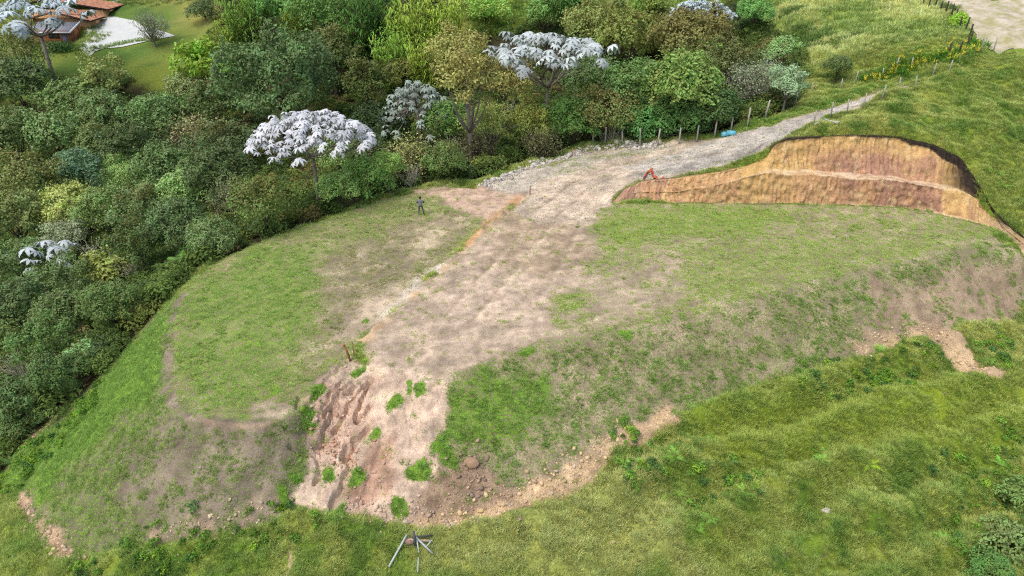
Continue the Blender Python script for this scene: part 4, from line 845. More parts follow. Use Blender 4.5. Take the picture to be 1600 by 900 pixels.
 ('round_tree',895,6,34,S(70,98,46),'dark green tree at the top edge left of the olive dome'),
 ('low_bush',1010,4,30,S(104,124,56),'bush at the top edge between the olive dome and silver tree'),
 # right side
 ('leafy_bush',1497,32,14,S(126,158,40),'bright yellow-green bush on the dark-post fence line'),
 ('leafy_bush',1578,838,40,S(84,102,52),'leafy bush in the lower right corner of the pasture'),
 ('leafy_bush',1600,770,34,S(80,100,50),'leafy bush at the right edge above the corner bush'),
 ('low_bush',1545,885,34,S(84,112,48),'low bush at the bottom edge near the right corner'),
] + [('bare_tree',u,v,rp,GY_,l) for u,v,rp,l in [
 (345,232,30,'bare pale twigs just left of the white umbrella crown'),(60,448,30,'bare pale twigs below the few-leaved silver tree'),(200,405,28,'bare pale twigs above the steep bank, right of the yellow-green bush'),(110,505,32,'bare pale twigs amid the dark lower left woods'),(700,222,30,'bare pale twigs beside the slender pale trunk'),
 (790,168,34,'bare pale crooked limbs left of the flat silver tree trunk'),(955,200,28,'bare leaning stems behind the first fence posts'),(505,64,30,'bare grey twigs right of the feathery dome'),(275,205,28,'bare grey twigs at the lower tip of the lawn'),(640,262,24,'bare leaning stems just behind the standing person')]]
for row in TREE_LIST: place_tree(*row, cat='bush' if row[0] in ('low_bush','leafy_bush') else 'shrub' if row[0] == 'wiry_shrub' else 'canes' if row[0] == 'cane_thicket' else 'tree')
# undergrowth that fills the wood between the trees
def bush_shape(seed, n, R, leaf):
    lb = dome_lobes(seed,7,R,R*.5,.8,(.3,.5)); P, d, r = lobed_points(seed,lb,n,(.6,1.1),-.2); nr = fr(d+np.array((0,0,.5))+r.normal(0,.6,(len(P),3)))
    me = leaves_mesh('tmp',P,nr,leaf*r.uniform(.6,1.3,len(P)),.5,seed); V = np.array([v.co for v in me.vertices]); T = np.array([p.vertices[:] for p in me.polygons]); a = np.zeros(len(V)); me.attributes['tint'].data.foreach_get('value',a); bpy.data.meshes.remove(me)
    return V, np.zeros((0,4),int), T, a
fo = forest_*sstep(.5,-.1,D['forest'])*(D['lt'] > .3)*(D['road'] > .5)*(D['ls'] > .2)
x,y,z,r = spots(15000,-110,60,28,190, lambda x,y: sample(fo,x,y)*np.where(y > 110,.5,1.0), 6); n = len(x); sz = r.uniform(.6,1.6,n)
pal = np.array([S(68,84,46),S(84,102,54),S(98,108,58),S(72,90,58),S(100,96,62)])[r.choice(5,n,p=[.35,.28,.17,.12,.08])]*2.0*r.uniform(.7,1.3,(n,1))
scatter('forest_undergrowth',[bush_shape(s,420,1.0,.22) for s in range(50,54)],np.stack([x,y,z],-1),r.integers(0,4,n),turns(r,n,.2),sz[:,None]*np.ones(3),pal,M_BLADE)
wd_ = np.clip(P_([(960,700),(1010,670),(1100,690),(1180,720),(1190,800),(1060,790),(980,760)],.8,.8)*.55+P_([(1220,600),(1300,560),(1430,540),(1470,560),(1430,600),(1290,625)],.7,.7)*.5+P_([(1480,760),(1600,680),(1600,900),(1470,900)],1.2,1.2)*.45+P_([(150,850),(330,830),(460,790),(470,830),(330,900),(150,900)],.7,.8)*.5+P_([(0,640),(60,690),(130,620),(170,570),(150,640),(60,740),(0,800)],.5,.6)*.5+P_([(1500,530),(1600,520),(1600,580),(1540,570)],.5,.6)*.5,0,1)*(1-graded)
x,y,z,r = spots(42000,-36,46,18,56, lambda x,y: sample(wd_,x,y)*sstep(.4,.6,fbm(x,y,1.0,3,130)), 20); n = len(x); sz = r.uniform(.14,.38,n)
pal = np.array([S(92,126,56),S(110,146,62),S(76,110,62),S(120,150,58)])[r.choice(4,n,p=[.35,.3,.2,.15])]*1.55*r.uniform(.7,1.25,(n,1))
scatter('broadleaf_weeds',[bush_shape(s,110,1.0,.42) for s in range(55,59)],np.stack([x,y,z],-1),r.integers(0,4,n),turns(r,n,.25),sz[:,None]*np.ones(3),pal,M_BLADE)
#@@VEG_END

# ------------------------------------------------------------------ paved court and far road, laid on the ground
def drape(name, px, mat, spacing=1.0, lift=.06, attrs=None):
    P = W(px); n = len(P); x0, y0 = P.min(0); x1, y1 = P.max(0); gx, gy = np.meshgrid(np.arange(x0,x1,spacing),np.arange(y0,y1,spacing)); q = np.stack([gx.ravel(),gy.ravel()],-1); q = q[sdf(P,q[:,0],q[:,1]) < -.3*spacing]
    B = []
    for i in range(n):
        a, b = P[i], P[(i+1)%n]; m = max(1,int(np.linalg.norm(b-a)/spacing)); B += [a+(b-a)*k/m for k in range(m)]
    pts = [Vector(p) for p in B]+[Vector(p) for p in q]; nb = len(B)
    vo, eo, fo_, *_ = delaunay_2d_cdt(pts,[(i,(i+1)%nb) for i in range(nb)],[],1,1e-4)
    V = np.array([(v.x,v.y,0) for v in vo]); V[:,2] = sample(H,V[:,0],V[:,1])+lift
    T = np.array([f[:] for f in fo_]); c = V[T].mean(1); T = T[sdf(P,c[:,0],c[:,1]) < 0]
    me = np_mesh(name,V,[T],None,True); return tag(link(name,me,mat),kind='structure')
M_COURT = simple_mat('pale_paving', S(196,200,196), .9, .12, .6, bump=.2)
drape('paved_court',[(120,66),(134,62),(140,40),(143,27),(180,27),(212,33),(228,45),(256,50),(274,57),(244,62),(218,68),(192,74),(164,77),(150,82),(140,90),(130,84),(122,74)],M_COURT,1.0,.12)
M_FARROAD = simple_mat('gravel_track', S(196,184,168), .95, .25, .8, col2=S(150,148,100), bump=.5)
drape('gravel_track',[(1465,0),(1600,0),(1640,0),(1640,62),(1600,72),(1560,82),(1532,74),(1520,48),(1497,22)],M_FARROAD,.5,.10)
M_FARROAD2 = simple_mat('garden_path', S(150,156,132), .95, .2, .8); drape('garden_path',[(135,12),(160,4),(190,0),(196,0),(165,8),(140,16)],M_FARROAD2,1.0,.15)

# ------------------------------------------------------------------ brick house with tiled roofs
def house():
    c = hit(113,66); Y0 = c[1]; X1 = c[0]; z0 = min(gz(X1,Y0),gz(X1-7,Y0+4))-.2; k = c[1]*cP-(c[2]-CAM_H)*sP; px = k/F_PX
    root = link('brick_house',None); root.location = (X1,Y0,z0); tag(root,'orange brick house with clay tile roof beside the pale paved court','house')
    brick = simple_mat('orange_brick',S(176,108,70),.9,.25,2.5,bump=.3); buff = simple_mat('buff_plaster',S(206,160,116),.9,.12,1.0); tile = simple_mat('clay_tiles',S(196,142,108),.85,.4,1.6,col2=S(140,92,68)); grey = simple_mat('grey_sheet_roof',S(140,142,150),.6,.12,1.0)
    white = simple_mat('white_trim',S(225,225,228),.6,.1,1.0); dark = simple_mat('dark_timber',S(58,48,46),.8,.2,2.0); glass = simple_mat('window_glass',S(52,58,62),.2,.2,1.0); door = simple_mat('grey_blue_door',S(92,96,120),.5,.15,2.0)
    def part(n, mb, m, p=root): return link(n, mb.mesh(n), m, p)
    w = Mb(); w.box((-3.6,.12,1.35),(7.2,.24,2.9)); w.box((-.12,2.5,1.35),(.24,4.5,2.9)); part('wall',w,brick)
    w = Mb(); w.box((.45,5.1,1.9),(2.0,.3,4.0)); w.box((1.3,8.2,1.9),(.3,6,4.0)); w.box((-5,5.15,2.1),(9,.28,4.2)); part('wall',w,buff)
    # lean-to sheet roof, falling towards the front, with a white verge
    a = math.atan2(1.0,3.4); r_ = Mb(); r_.box((-3.7,1.55,3.15),(8.2,4.2,.10),rx=a); rf = part('porch_roof',r_,grey)
    for i in range(16): q = Mb(); q.box((-7.6+i*.52,1.55,3.22),(.06,4.2,.05),rx=a); part('roof_seam',q,grey,rf)
    q = Mb(); q.box((.46,1.55,3.17),(.14,4.3,.26),rx=a); part('verge_board',q,white,rf); q = Mb(); q.box((-3.7,-.47,2.48),(8.4,.10,.20)); part('gutter',q,white,rf)
    q = Mb(); q.box((.28,-.32,1.1),(.14,.14,2.6)); part('post',q,dark)
    d_ = Mb(); d_.box((-1.15,-.03,1.08),(.95,.08,2.1)); dd = part('door',d_,door); q = Mb(); q.box((-1.5,-.09,1.05),(.05,.05,.14)); part('handle',q,white,dd)
    for x_ in (-2.6,-3.7): f = Mb(); f.box((x_,-.02,1.75),(1.0,.08,.8)); ff = part('window',f,dark); q = Mb(); q.box((x_,-.075,1.75),(.84,.03,.64)); part('pane',q,glass,ff)
    # tiled roofs: rows of barrel tiles on sloping decks
    def tiled(x0,x1,y0,y1,zl,zr,name='tiled_roof'):        # slopes along x from zl (at x0) to zr (at x1)
        nx, ny = 24, int((y1-y0)/.11); X = np.linspace(x0,x1,nx); Yv = np.linspace(y0,y1,ny); gx, gy = np.meshgrid(X,Yv); z = zl+(zr-zl)*(gx-x0)/(x1-x0)+.07*np.abs(np.sin(gy*math.pi/.34))+.04*(((gx-x0)/.42)%1)
        V = np.stack([gx,gy,z],-1).reshape(-1,3); i = np.arange(nx*ny).reshape(ny,nx); Q = np.stack([i[:-1,:-1],i[:-1,1:],i[1:,1:],i[1:,:-1]],-1).reshape(-1,4); o = link(name,np_mesh(name,V,[Q]),tile,root)
        e = Mb(); L_ = math.hypot(x1-x0,zr-zl); e.box(((x0+x1)/2,(y0+y1)/2,(zl+zr)/2-.14),(L_,y1-y0,.16),ry=-math.atan2(zr-zl,x1-x0)); part('eave_board',e,dark,o)
    tiled(-4.6,2.4,3.9,9.6,5.6,3.9); tiled(-11.5,-4.6,3.9,9.6,3.9,5.6); tiled(-9,3.2,9.8,17,7.2,5.2); tiled(-16,-9,9.8,17,5.6,7.2)
    w = Mb(); w.box((-5.5,10.2,2.6),(15,.3,5.0)); w.box((2.0,13.3,2.4),(.3,6.2,5.0)); part('wall',w,buff)
    # planter items by the side wall
    for i,(dx,cm) in enumerate(((.5,dark),(.95,white))): pm = Mb(); pm.tube([(0,0,0),(0,0,.5),(0,0,.55)],[.16,.22,.2],10); o = link('garden_pot',pm.mesh('garden_pot'),cm); o.location = (X1+dx,Y0+1.2,gz(X1+dx,Y0+1.2)); tag(o,('dark pot by the side wall of the brick house','pale pot beside the dark one at the house')[i],'pot',None)
    return X1, Y0
HX, HY = house()
def hedge(name, px, hgt, wid, n, col, label, cat='hedge'):
    P = polyline_w(px); r = np.random.default_rng(len(px)*7+n); seg = np.linalg.norm(np.diff(P,axis=0),axis=1); s = np.concatenate([[0],np.cumsum(seg)]); u = r.uniform(0,s[-1],n); p = np.stack([np.interp(u,s,P[:,i]) for i in range(3)],-1)
    d = fr(r.normal(size=(n,3))*np.array((wid,wid,hgt*.55))); d[:,2] = np.abs(d[:,2]); q = p+d*np.array((wid,wid,hgt))*r.uniform(.75,1.05,(n,1)); o0 = P[0].copy(); me = leaves_mesh(name,q-o0,d+r.normal(0,.4,(n,3)),.24*r.uniform(.6,1.3,n),.55,n); me.materials.append(M_LEAF)
    root = link(name,None); root.location = o0; tag(root,label,cat); c = link('foliage',me,parent=root); c.color = (*[a*1.5 for a in col],1)
    for k in range(6): mb = Mb(); t = (k+.5)/6*s[-1]; b = np.array([np.interp(t,s,P[:,i]) for i in range(3)])-o0; mb.tube([b-np.array((0,0,.3)),b+np.array((0,0,hgt*.7))],[.05,.03],5); link('stem',mb.mesh('stem'),M_BARKD,root)
hedge('clipped_hedge',[(80,80),(96,81),(114,80)],2.0,1.2,2600,S(54,84,40),'dark clipped hedge in front of the brick house')
hedge('flower_border',[(158,76),(185,70),(215,64),(250,61)],.7,.7,1600,S(112,136,58),'low green planted border along the near edge of the court','border')
hedge('garden_shrub',[(117,80),(125,79)],1.0,.8,500,S(96,122,60),'small garden shrub right of the dark clipped hedge','shrub')

# ------------------------------------------------------------------ fences
M_POST = simple_mat('weathered_post',S(176,172,160),.9,.25,4.0,bump=.4); M_POSTD = simple_mat('dark_post',S(64,58,52),.9,.3,4.0,bump=.4); M_WIRE = simple_mat('wire',S(120,118,112),.5,.1,1.0,metal=.6)
def fence(px, h, mat, label, rad=.055, gap=None, seed=1):
    r = random.Random(seed); P = polyline_w(px); root = link('wire_fence',None); root.location = P[0]; tag(root,label,'fence'); tops = []
    for p in P:
        m = Mb(); hh = h*r.uniform(.88,1.12); lean = np.array((r.uniform(-.09,.09)*hh,r.uniform(-.09,.09)*hh,hh)); p = np.array((p[0],p[1],gz(p[0],p[1]))); m.tube([p-P[0]-np.array((0,0,.4)),p-P[0]+lean*.5,p-P[0]+lean],[rad,rad*r.uniform(.9,1.05),rad*.9],7); link('post',m.mesh('post'),mat,root); tops.append((p-P[0],lean))
    for f in (.92,.62,.32):
        m = Mb()
        for (a,la),(b,lb) in zip(tops[:-1],tops[1:]):
            q0, q1 = a+la*f, b+lb*f; mid = (q0+q1)/2-np.array((0,0,.04)); m.tube([q0,mid,q1],.006,3,cap=False)
        link('wire',m.mesh('wire'),M_WIRE,root)
fence([(925,234),(945,232),(972,231),(1000,230),(1027,228),(1061,225),(1088,222),(1116,215),(1141,209),(1167,201),(1194,190)],1.95,M_POST,'pale-post wire fence between the woods and the gravel road',.095)
fence([(1218,172),(1242,164),(1266,150),(1314,137),(1336,131),(1378,123),(1398,112),(1423,108)],1.3,M_POST,'grey-post fence beyond the road along the flowering verge',.075,seed=2)
fence([(1269,203),(1296,190),(1323,178),(1349,168),(1377,157),(1404,143),(1431,135),(1457,118),(1483,110),(1530,88),(1552,80)],1.45,M_POST,'thin grey-post fence along the hillside edge of the road',.065,seed=3)
fence([(1442,8),(1451,12),(1460,16),(1468,22),(1475,27),(1484,32),(1491,39),(1498,48),(1506,54),(1513,64),(1514,72),(1509,80),(1497,86),(1481,92)],1.5,M_POSTD,'dark-post fence bending round the end of the grass field',.10,seed=4)

# ------------------------------------------------------------------ small things
def on(u, v): p = hit(u,v); return np.array((p[0],p[1],gz(p[0],p[1])))
def stake(u, v, h, rad, tilt, mat, label, cap=None):
    p = on(u,v); root = link('wooden_stake',None); root.location = p; tag(root,label,'stake'); m = Mb(); d = np.array((tilt[0],tilt[1],1.))*h; m.tube([np.array((0,0,-.3)),d*.5,d],[rad,rad,rad*.95],8); link('shaft',m.mesh('shaft'),mat,root)
    m = Mb(); m.tube([d*.985,d*1.0+np.array((0,0,.06))],[rad*1.12,rad*.9],8); link('top',m.mesh('top'),cap or mat,root)
M_RUSTW = simple_mat('rust_brown_wood',S(156,108,70),.9,.35,5.0); M_TOP = simple_mat('orange_paint',S(176,100,44),.7,.2,4.0)
stake(549,566,1.15,.075,(-.28,.05),M_RUSTW,'thick brown stake leaning left at the head of the erosion gully',M_TOP)
stake(554,556,1.0,.03,(-.05,0),M_RUSTW,'thin stake just behind the thick leaning brown stake')
stake(828,304,.75,.05,(.03,0),M_RUSTW,'short dark stake where the road meets the terrace')
stake(894,244,.9,.04,(.0,0),M_TOP,'orange-tipped stake at the stony edge of the road')
stake(822,262,.9,.04,(-.35,0),M_RUSTW,'thin leaning stick at the rubble by the woods')
# fallen post and boards on the lower pasture
def lower_post():
    r0 = on(650,864); root = link('post_with_props',None); root.location = r0; tag(root,'weathered grey upright post with poles leaning and lying around it on lower grass','post'); up = np.array((0,0,1.))
    grey = simple_mat('silver_grey_timber',S(186,194,190),.85,.2,4.0,bump=.3); tan = simple_mat('pale_sawn_timber',S(196,176,152),.85,.25,4.0)
    def pole(a, b, ra, m, n, za=.08, zb=.08):
        A = on(*a)+up*za-r0; B = on(*b)+up*zb-r0; mb = Mb(); mb.tube([A,(A+B)/2,B],[ra,ra*.96,ra*.9],8); link(n,mb.mesh(n),m,root)
    mb = Mb(); mb.tube([(0,0,-.5),(0,0,.6),(.0,.0,1.12)],[.075,.075,.07],8); link('upright_post',mb.mesh('upright_post'),simple_mat('dark_grey_timber',S(96,98,104),.85,.3,4.0),root)
    pole((637,850),(609,896),.06,grey,'lying_pole',.34,.22); pole((650,858),(677,848),.05,simple_mat('dark_pole',S(92,92,92),.9,.2,3.0),'lying_pole',.4,.30); pole((640,857),(674,859),.07,tan,'lying_pole',.36,.30)
    pole((652,859),(677,876),.055,grey,'lying_pole',.42,.26); pole((653,860),(656,877),.04,grey,'lying_pole',.40,.28); pole((668,868),(676,858),.035,grey,'lying_pole',.26,.34); pole((655,884),(654,905),.035,grey,'lying_pole',.28,.28)
    b = Mb(); V,_,T,_a = rock(99,.6); b.add(V*np.array((.6,.5,.5))+np.array((-.28,.18,.2)),(),T); link('root_clod',b.mesh('root_clod'),simple_mat('clod',S(150,124,108),.95,.4,6.0),root)
lower_post()
# rails lying by the road
def rails():
    m = simple_mat('bleached_rail',S(186,184,176),.9,.2,3.0)
    for (a,b,lab) in (((1270,208),(1283,199),'short bleached rail lying on the left beside the road bank'),((1285,198),(1306,207),'upper of two crossed bleached rails above the cut'),((1290,196),(1308,205),'second crossed bleached rail above the cut, just behind the first')):
        A, B = on(*a)+np.array((0,0,.34)), on(*b)+np.array((0,0,.34)); mb = Mb(); d = B-A; mb.tube([np.zeros(3),d*.5,d],[.07,.075,.07],6); o = link('fallen_rail',mb.mesh('fallen_rail'),m); o.location = A; tag(o,lab,'rail','bleached rails by the road')
rails()
# blue drums
def drum(u, v, rot, label):
    blue = bpy.data.materials.get('blue_plastic') or simple_mat('blue_plastic',S(112,196,216),.45,.12,3.0); p = on(u,v); root = link('plastic_drum',None); root.location = p+np.array((0,0,.27)); root.rotation_euler = (0,math.pi/2,rot); tag(root,label,'drum','blue drums by the road')
    prof = [(-.46,.20),(-.45,.25),(-.2,.27),(-.18,.285),(-.15,.27),(.15,.27),(.18,.285),(.2,.27),(.45,.25),(.46,.20)]; mb = Mb(); mb.tube([(0,0,a) for a,_ in prof],[b for _,b in prof],16); link('body',mb.mesh('body',True),blue,root)
    mb = Mb(); mb.tube([(0,.1,.455),(0,.1,.50)],[.05,.05],8); link('bung',mb.mesh('bung'),simple_mat('bung',S(40,90,130),.5),root)
drum(1134,212,.15,'left blue plastic drum lying by the road fence'); drum(1142,211,-.25,'right blue plastic drum lying by the road fence')
# crumpled orange safety net
def net():
    p0 = on(1006,277); root = link('safety_net',None); root.location = p0; tag(root,'crumpled orange plastic safety net on the gravel above the cut','net'); m = simple_mat('orange_plastic',S(214,112,76),.6,.25,5.0); r = np.random.default_rng(5)
    path = [(1005,279),(1011,274),(1018,272),(1022,277),(1030,278),(1037,276)]; P = np.array([on(*q) for q in path])-p0; n = 60; u = np.linspace(0,len(P)-1,n); c = np.stack([np.interp(u,np.arange(len(P)),P[:,i]) for i in range(3)],-1); k = 9; V = []
    for i in range(n):
        wd = .28+.22*math.sin(i*.31)+r.uniform(-.06,.06)
        for j in range(k): f = j/(k-1)-.5; V.append(c[i]+np.array((f*wd*.5+r.normal(0,.03), f*wd*1.5+r.normal(0,.03), .16+.16*math.cos(f*9+i*.4)+r.uniform(0,.10)+.16*math.exp(-((i-20)/7)**2))))
    idx = np.arange(n*k).reshape(n,k); Q = np.stack([idx[:-1,:-1],idx[:-1,1:],idx[1:,1:],idx[1:,:-1]],-1).reshape(-1,4); o = link('mesh_sheet',np_mesh('mesh_sheet',np.array(V),[Q],None),m,root); s_ = o.modifiers.new('thick','SOLIDIFY'); s_.thickness = .012
net()
# single stones that stand out
def boulder(u, v, s, col, label, seed, flat=.7):
    r = np.random.default_rng(seed); bm = bmesh.new(); bmesh.ops.create_icosphere(bm,subdivisions=3,radius=.5); V = np.array([q.co for q in bm.verts]); T = np.array([[q.index for q in f.verts] for f in bm.faces]); bm.free()
    for k in range(9): d = fr(r.normal(size=3)); c = .30+.12*r.uniform(); q = V@d; V -= np.outer(np.maximum(q-c,0),d)*.9
    V += (fbm(V[:,0]*3+seed,V[:,1]*3+V[:,2]*3,1,3,seed)[:,None]-.5)*.10*V; V[:,2] *= flat; V[:,0] *= 1.25; o = link('stone',np_mesh('stone',V*s,[T]),simple_mat('stone_%d'%seed,col,.9,.3,4.0,bump=.5)); p = on(u,v); o.location = p+np.array((0,0,s*flat*.2)); o.rotation_euler = (0,0,r.uniform(0,6)); tag(o,label,'stone')
for a in [(737,726,.75,S(170,140,112),'largest tan boulder on the slope right of the erosion',1),(1290,804,.55,S(205,196,186),'single white stone in the lower right pasture',2),(634,818,.34,S(196,180,164),'pale stone at the toe above the leaning post',3),(690,826,.30,S(214,196,140),'yellowish stone right of the leaning post',4),(709,824,.34,S(196,176,160),'pinkish stone right of the yellowish one at the toe',5),(809,820,.34,S(176,150,130),'brown stone in the dry grass patch',6),(900,784,.22,S(190,176,140),'small stone at the top of the dry grass patch',7),(958,846,.24,S(196,180,140),'small yellowish stone in the middle of the dry grass',8),(752,800,.28,S(218,190,130),'yellow stone in the rubble at the toe',9),(946,234,.38,S(206,202,196),'white stone on the rubble edge by the woods',10),(1188,680,.26,S(200,190,180),'small pale stone at the top of the lower pasture',11),(586,690,.22,S(188,140,112),'reddish stone inside the erosion gully',12)]: boulder(*a)
# rubble heaped along the wood side of the road
r = np.random.default_rng(8); E = polyline_w([(752,290),(790,274),(830,259),(870,247),(910,238),(960,231),(1000,229),(1030,227)]); n = 900; u = r.uniform(0,len(E)-1,n); c = np.stack([np.interp(u,np.arange(len(E)),E[:,i]) for i in range(2)],-1)+r.normal(0,.45,(n,2)); sz = np.exp(r.normal(math.log(.26),.4,n)).clip(.1,.75); cc = np.array(S(190,184,174))*r.uniform(.6,1.25,(n,1))
scatter('road_edge_rubble',[rock(s,.75) for s in range(60,66)],np.stack([c[:,0],c[:,1],sample(H,c[:,0],c[:,1])+.12*sz],-1),r.integers(0,6,n),turns(r,n,.5),sz[:,None]*r.uniform(.7,1.2,(n,3)),np.clip(cc,0,.8),M_STONE)

r = np.random.default_rng(18); pts_, cs_ = [], []
for px, n, sp, col in (([(690,818),(760,800),(820,775),(880,742),(930,708),(970,680)],520,.5,S(206,180,140)),([(545,795),(600,805),(680,815)],260,.4,S(190,166,146)),([(30,778),(60,830),(100,865),(130,895)],420,.4,S(196,172,144)),([(260,838),(340,826),(420,792)],150,.4,S(196,178,150)),([(1330,545),(1400,525),(1450,515),(1500,560),(1550,585)],420,.5,S(204,182,146)),([(525,650),(510,690),(540,720),(560,690)],260,.5,S(190,150,124)),([(30,715),(75,665),(130,605)],160,.3,S(196,168,132)),([(700,730),(760,750),(720,790)],300,.8,S(160,138,118))):
    E_ = polyline_w(px); u = r.uniform(0,len(E_)-1,n); pts_.append(np.stack([np.interp(u,np.arange(len(E_)),E_[:,i]) for i in range(2)],-1)+r.normal(0,sp,(n,2))); cs_.append(np.array(col)*r.uniform(.7,1.25,(n,1)))
c = np.concatenate(pts_); cc = np.concatenate(cs_); n = len(c); sz = np.exp(r.normal(math.log(.085),.55,n)).clip(.03,.36)
scatter('toe_rubble',[rock(s,.75) for s in range(80,86)],np.stack([c[:,0],c[:,1],sample(H,c[:,0],c[:,1])+.14*sz],-1),r.integers(0,6,n),turns(r,n,.5),sz[:,None]*r.uniform(.7,1.2,(n,3)),np.clip(cc,0,.8),M_STONE)

# ------------------------------------------------------------------ ferns: arching fronds with leaflets
def frond_mesh():
    V, T, A = [], [], []; c = 0; n = 13; r = np.random.default_rng(3)
    spine = [np.array((t,0,.62*t-.75*t*t)) for t in np.linspace(0,1,n+1)]
    for i in range(1,n+1):
        t = i/n; L_ = .26*math.sin(math.pi*min(1,t*.86+.16))+.02; p = spine[i]
        for s in (-1,1): V += [p-np.array((.035,0,0)),p+np.array((.035,0,0)),p+np.array((.07,s*L_,-.05-.1*L_))]; T.append((c,c+1,c+2)); A += [r.uniform(.3,.8)]*3; c += 3
        q = spine[i-1]; V += [q+np.array((0,-.012,0)),q+np.array((0,.012,0)),p]; T.append((c,c+1,c+2)); A += [.3]*3; c += 3
    me = np_mesh('frond',np.array(V),[np.array(T)],{'tint':np.array(A)}); me.materials.append(M_LEAF); return me
FROND = frond_mesh()
def fern(u, v, size, col, label, n=8, h=.0):
    p = on(u,v); r = random.Random(int(u*7+v)); root = link('fern',None); root.location = (p[0],p[1],p[2]+h); tag(root,label,'fern')
    for k in range(n):
        o = link('frond',FROND,parent=root); s = size*r.uniform(.75,1.15); o.scale = (s,s,s); o.rotation_euler = (r.uniform(-.2,.2),r.uniform(-.65,-.1),k*2*math.pi/n+r.uniform(-.25,.25)); o.color = (*[c*1.6*r.uniform(.85,1.15) for c in col],1)
FG, FD = S(116,152,66), S(88,114,56)
for (u,v,s,c,l) in [(985,742,.75,FG,'bright fern at the left end of the fern patch on the lower pasture'),(1003,738,.6,FG,'fern just right of the leftmost bright fern'),(1022,706,.75,FD,'dark fern at the top left of the fern patch'),(1052,732,.8,FG,'bright fern in the middle of the fern patch'),(1080,722,.7,FD,'dark fern right of the middle bright fern'),(1100,735,.6,FD,'darker fern between the middle and the right ferns'),(1090,700,.7,FD,'dark fern at the top of the fern patch'),(1132,728,.85,FD,'large dark fern at the right of the fern patch'),(1060,768,.55,FG,'small bright fern below the middle of the patch'),(1032,778,.6,FG,'fern at the lower left of the fern patch'),(1088,735,.5,FG,'small bright fern amid the dark ones'),(1140,780,.65,FD,'dark fern far right below the large dark fern'),(1160,782,.6,FG,'bright fern right of the dark far-right one'),(1110,822,.6,FG,'bright fern low on the pasture, rightmost of the lower pair'),(1086,836,.65,FG,'fern lowest on the pasture in the lower pair'),(1046,826,.5,FG,'small lone fern left of the lower pair'),(1282,700,.7,FG,'fern with a rusty frond on the upper lower pasture'),(1280,735,.6,FG,'fern directly below the one with rusty frond'),(1355,733,.8,S(140,166,56),'yellow-green fern in a small hollow of the pasture'),(1375,548,.7,FG,'bright fern on the grassy hump below the right bank'),(1470,850,.6,FG,'fern near the bottom right of the pasture'),(1560,735,.7,FG,'pale fern near the right edge'),
  (1560,268,.8,FG,'bright fern on the hill right of the cut, upper one'),(1566,292,.9,FG,'bright fern on the hill right of the cut, lower one'),(1540,270,.7,FG,'fern closest to the upper right corner of the cut'),
  (20,725,.9,FD,'dark fern at the left edge of the bank toe')]: fern(u,v,s,c,l)
for (u,v,s,c,l) in [(285,428,2.1,FD,'large tree fern at the terrace edge in the left woods'),(240,455,2.0,FD,'tree fern left of the large one above the bank'),(322,400,1.9,FD,'tree fern right of the large one'),(352,378,1.7,S(112,128,70),'brownish fern left of the rust-topped tree'),(372,366,1.6,S(118,112,70),'dry brown fern beside the rust-topped tree'),(452,352,1.2,S(140,120,80),'dry fern clump at the foot of the rust-topped tree')]: fern(u,v,s,c,l,10,.5)
# yellow flowering verge
x,y = [],[]; V_ = polyline_w([(1355,122),(1390,118),(1420,107),(1450,100),(1480,95),(1530,72)]); r = np.random.default_rng(12); n = 420; u = r.uniform(0,len(V_)-1,n); c = np.stack([np.interp(u,np.arange(len(V_)),V_[:,i]) for i in range(2)],-1)+r.normal(0,.7,(n,2)); yl = r.uniform(size=n) < .35
def flower_shape(seed): V,Q,T,a = tuft(14,.3,.7,.3,.09,.9,seed); return V,Q,T,a
scatter('flowering_verge',[flower_shape(s) for s in (70,71)],np.stack([c[:,0],c[:,1],sample(H,c[:,0],c[:,1])+np.where(yl,.35,0)],-1),r.integers(0,2,n),turns(r,n,.3),np.where(yl,.55,1.2)[:,None]*np.ones(3),np.where(yl[:,None],np.array(S(240,222,90))*1.1,np.array(S(84,122,50))*1.7),M_BLADE)

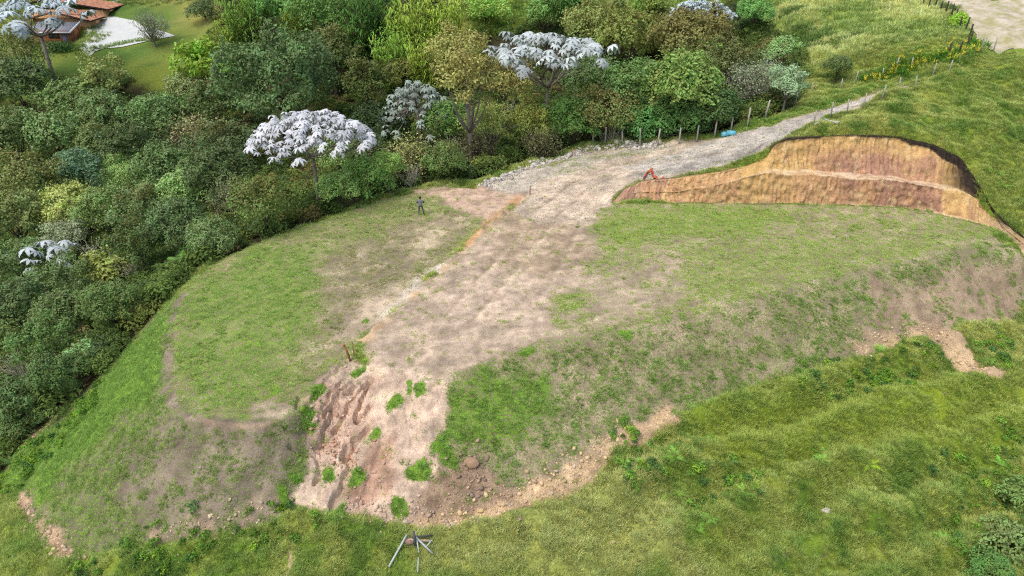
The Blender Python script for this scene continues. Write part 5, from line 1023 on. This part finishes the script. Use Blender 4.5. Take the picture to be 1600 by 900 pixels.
# ------------------------------------------------------------------ the person standing on the terrace, seen from behind
def person():
    p = on(658,336); root = link('person',None); root.location = p; root.rotation_euler = (0,0,math.atan2(-p[0],p[1])*.3); tag(root,'person in grey jacket and dark trousers standing on the terrace, back turned','person')
    cloth = simple_mat('grey_jacket',S(132,130,142),.9,.2,6.0); skin = simple_mat('skin',S(150,104,80),.6,.1,4.0); trous = simple_mat('slate_trousers',S(86,92,98),.9,.2,6.0); hair = simple_mat('black_hair',S(24,22,22),.7,.2,6.0); shoe = simple_mat('dark_shoes',S(34,32,34),.7,.2,6.0); sleeve = simple_mat('dark_sleeve',S(52,50,58),.9,.2,6.0)
    J = dict(pel=(0,0,.95),wai=(0,0,1.08),che=(0,.02,1.30),nek=(0,.02,1.47),hd0=(0,.04,1.56),hd1=(0,.05,1.66),hd2=(0,.05,1.73),
      sl=(-.19,.0,1.42),el=(-.31,-.02,1.18),wl=(-.20,.22,1.12),hl=(-.15,.29,1.13),sr=(.19,0,1.42),er=(.31,-.02,1.18),wr=(.20,.22,1.12),hr=(.15,.29,1.13),
      tl=(-.10,0,.90),kl=(-.16,.03,.50),al=(-.20,0,.09),fl=(-.23,.17,.04),tr=(.10,0,.90),kr=(.19,.03,.50),ar=(.26,0,.09),fr=(.32,.16,.04))
    R_ = dict(pel=(.16,.12),wai=(.155,.11),che=(.18,.12),nek=(.06,.06),hd0=(.075,.085),hd1=(.085,.10),hd2=(.06,.07),sl=(.08,.08),el=(.055,.055),wl=(.035,.03),hl=(.045,.025),sr=(.08,.08),er=(.055,.055),wr=(.035,.03),hr=(.045,.025),tl=(.10,.10),kl=(.065,.07),al=(.05,.055),fl=(.05,.04),tr=(.10,.10),kr=(.065,.07),ar=(.05,.055),fr=(.05,.04))
    Ed = [('pel','wai'),('wai','che'),('che','nek'),('nek','hd0'),('hd0','hd1'),('hd1','hd2'),('che','sl'),('sl','el'),('el','wl'),('wl','hl'),('che','sr'),('sr','er'),('er','wr'),('wr','hr'),('pel','tl'),('tl','kl'),('kl','al'),('al','fl'),('pel','tr'),('tr','kr'),('kr','ar'),('ar','fr')]
    V = [J[k] for k in J]; rad = [R_[k] for k in J]; ids = {k:i for i,k in enumerate(J)}; E = [(ids[a],ids[b]) for a,b in Ed]
    for s, h in ((-1,'hl'),(1,'hr')):                 # five bent fingers on each hand
        hx, hy, hz_ = J[h]
        for k in range(5):
            o = (k-2)*.019
            if k == 0: pts = [(hx-s*-.03,hy-.02,hz_+.02),(hx-s*.01,hy+.01,hz_+.045)]
            else: pts = [(hx-s*.02,hy+.035,hz_-o),(hx-s*.055,hy+.05-.004*abs(k-2),hz_-o-.005)]
            i0 = len(V); V += pts; rad += [(.010,.010),(.008,.008)]; E += [(ids[h],i0),(i0,i0+1)]
    me = bpy.data.meshes.new('person_body'); me.from_pydata(V,E,[]); tmp = bpy.data.objects.new('tmp_body',me); COL.objects.link(tmp); sk = tmp.modifiers.new('skin','SKIN'); sk.use_smooth_shade = True
    for i, q in enumerate(rad): me.skin_vertices[0].data[i].radius = q
    me.skin_vertices[0].data[0].use_root = True; sb = tmp.modifiers.new('sub','SUBSURF'); sb.levels = 2; sb.render_levels = 2
    dg = bpy.context.evaluated_depsgraph_get(); dg.update(); body = bpy.data.meshes.new_from_object(tmp.evaluated_get(dg)); bpy.data.objects.remove(tmp)
    body.materials.clear()
    for m in (skin,cloth,trous,shoe,sleeve): body.materials.append(m)
    for f in body.polygons:
        x_,y_,z_ = f.center; k = 0
        if z_ < .11: k = 3
        elif z_ < .97: k = 2
        elif z_ < 1.49: k = 1
        if k == 1 and (abs(x_) > .235 or (y_ > .14 and abs(x_) > .05)): k = 4
        if y_ > .235 and .9 < z_ < 1.3: k = 0
        f.material_index = k; f.use_smooth = True
    link('body',body,None,root)
    bm = bmesh.new(); bmesh.ops.create_icosphere(bm,subdivisions=3,radius=1)
    for v in bm.verts:
        v.co = Vector((v.co.x*.098,v.co.y*.115,v.co.z*.125)); 
        if v.co.y > .02 and v.co.z < .05: v.co.y = .02+(v.co.y-.02)*.1
    me = bpy.data.meshes.new('hair'); bm.to_mesh(me); bm.free(); link('hair',me,hair,root,(0,.035,1.665))
    for nm, c, d in (('eye',(-.032,.142,1.645),(.022,.012,.012)),('eye',(.032,.142,1.645),(.022,.012,.012)),('nose',(0,.155,1.615),(.03,.04,.045)),('mouth',(0,.145,1.575),(.045,.012,.012)),('ear',(-.095,.045,1.63),(.02,.04,.055)),('ear',(.095,.045,1.63),(.02,.04,.055))):
        m = Mb(); m.box(c,d); o = link(nm,m.mesh(nm),hair if nm == 'eye' else skin,root); b = o.modifiers.new('round','SUBSURF'); b.levels = b.render_levels = 2
person()
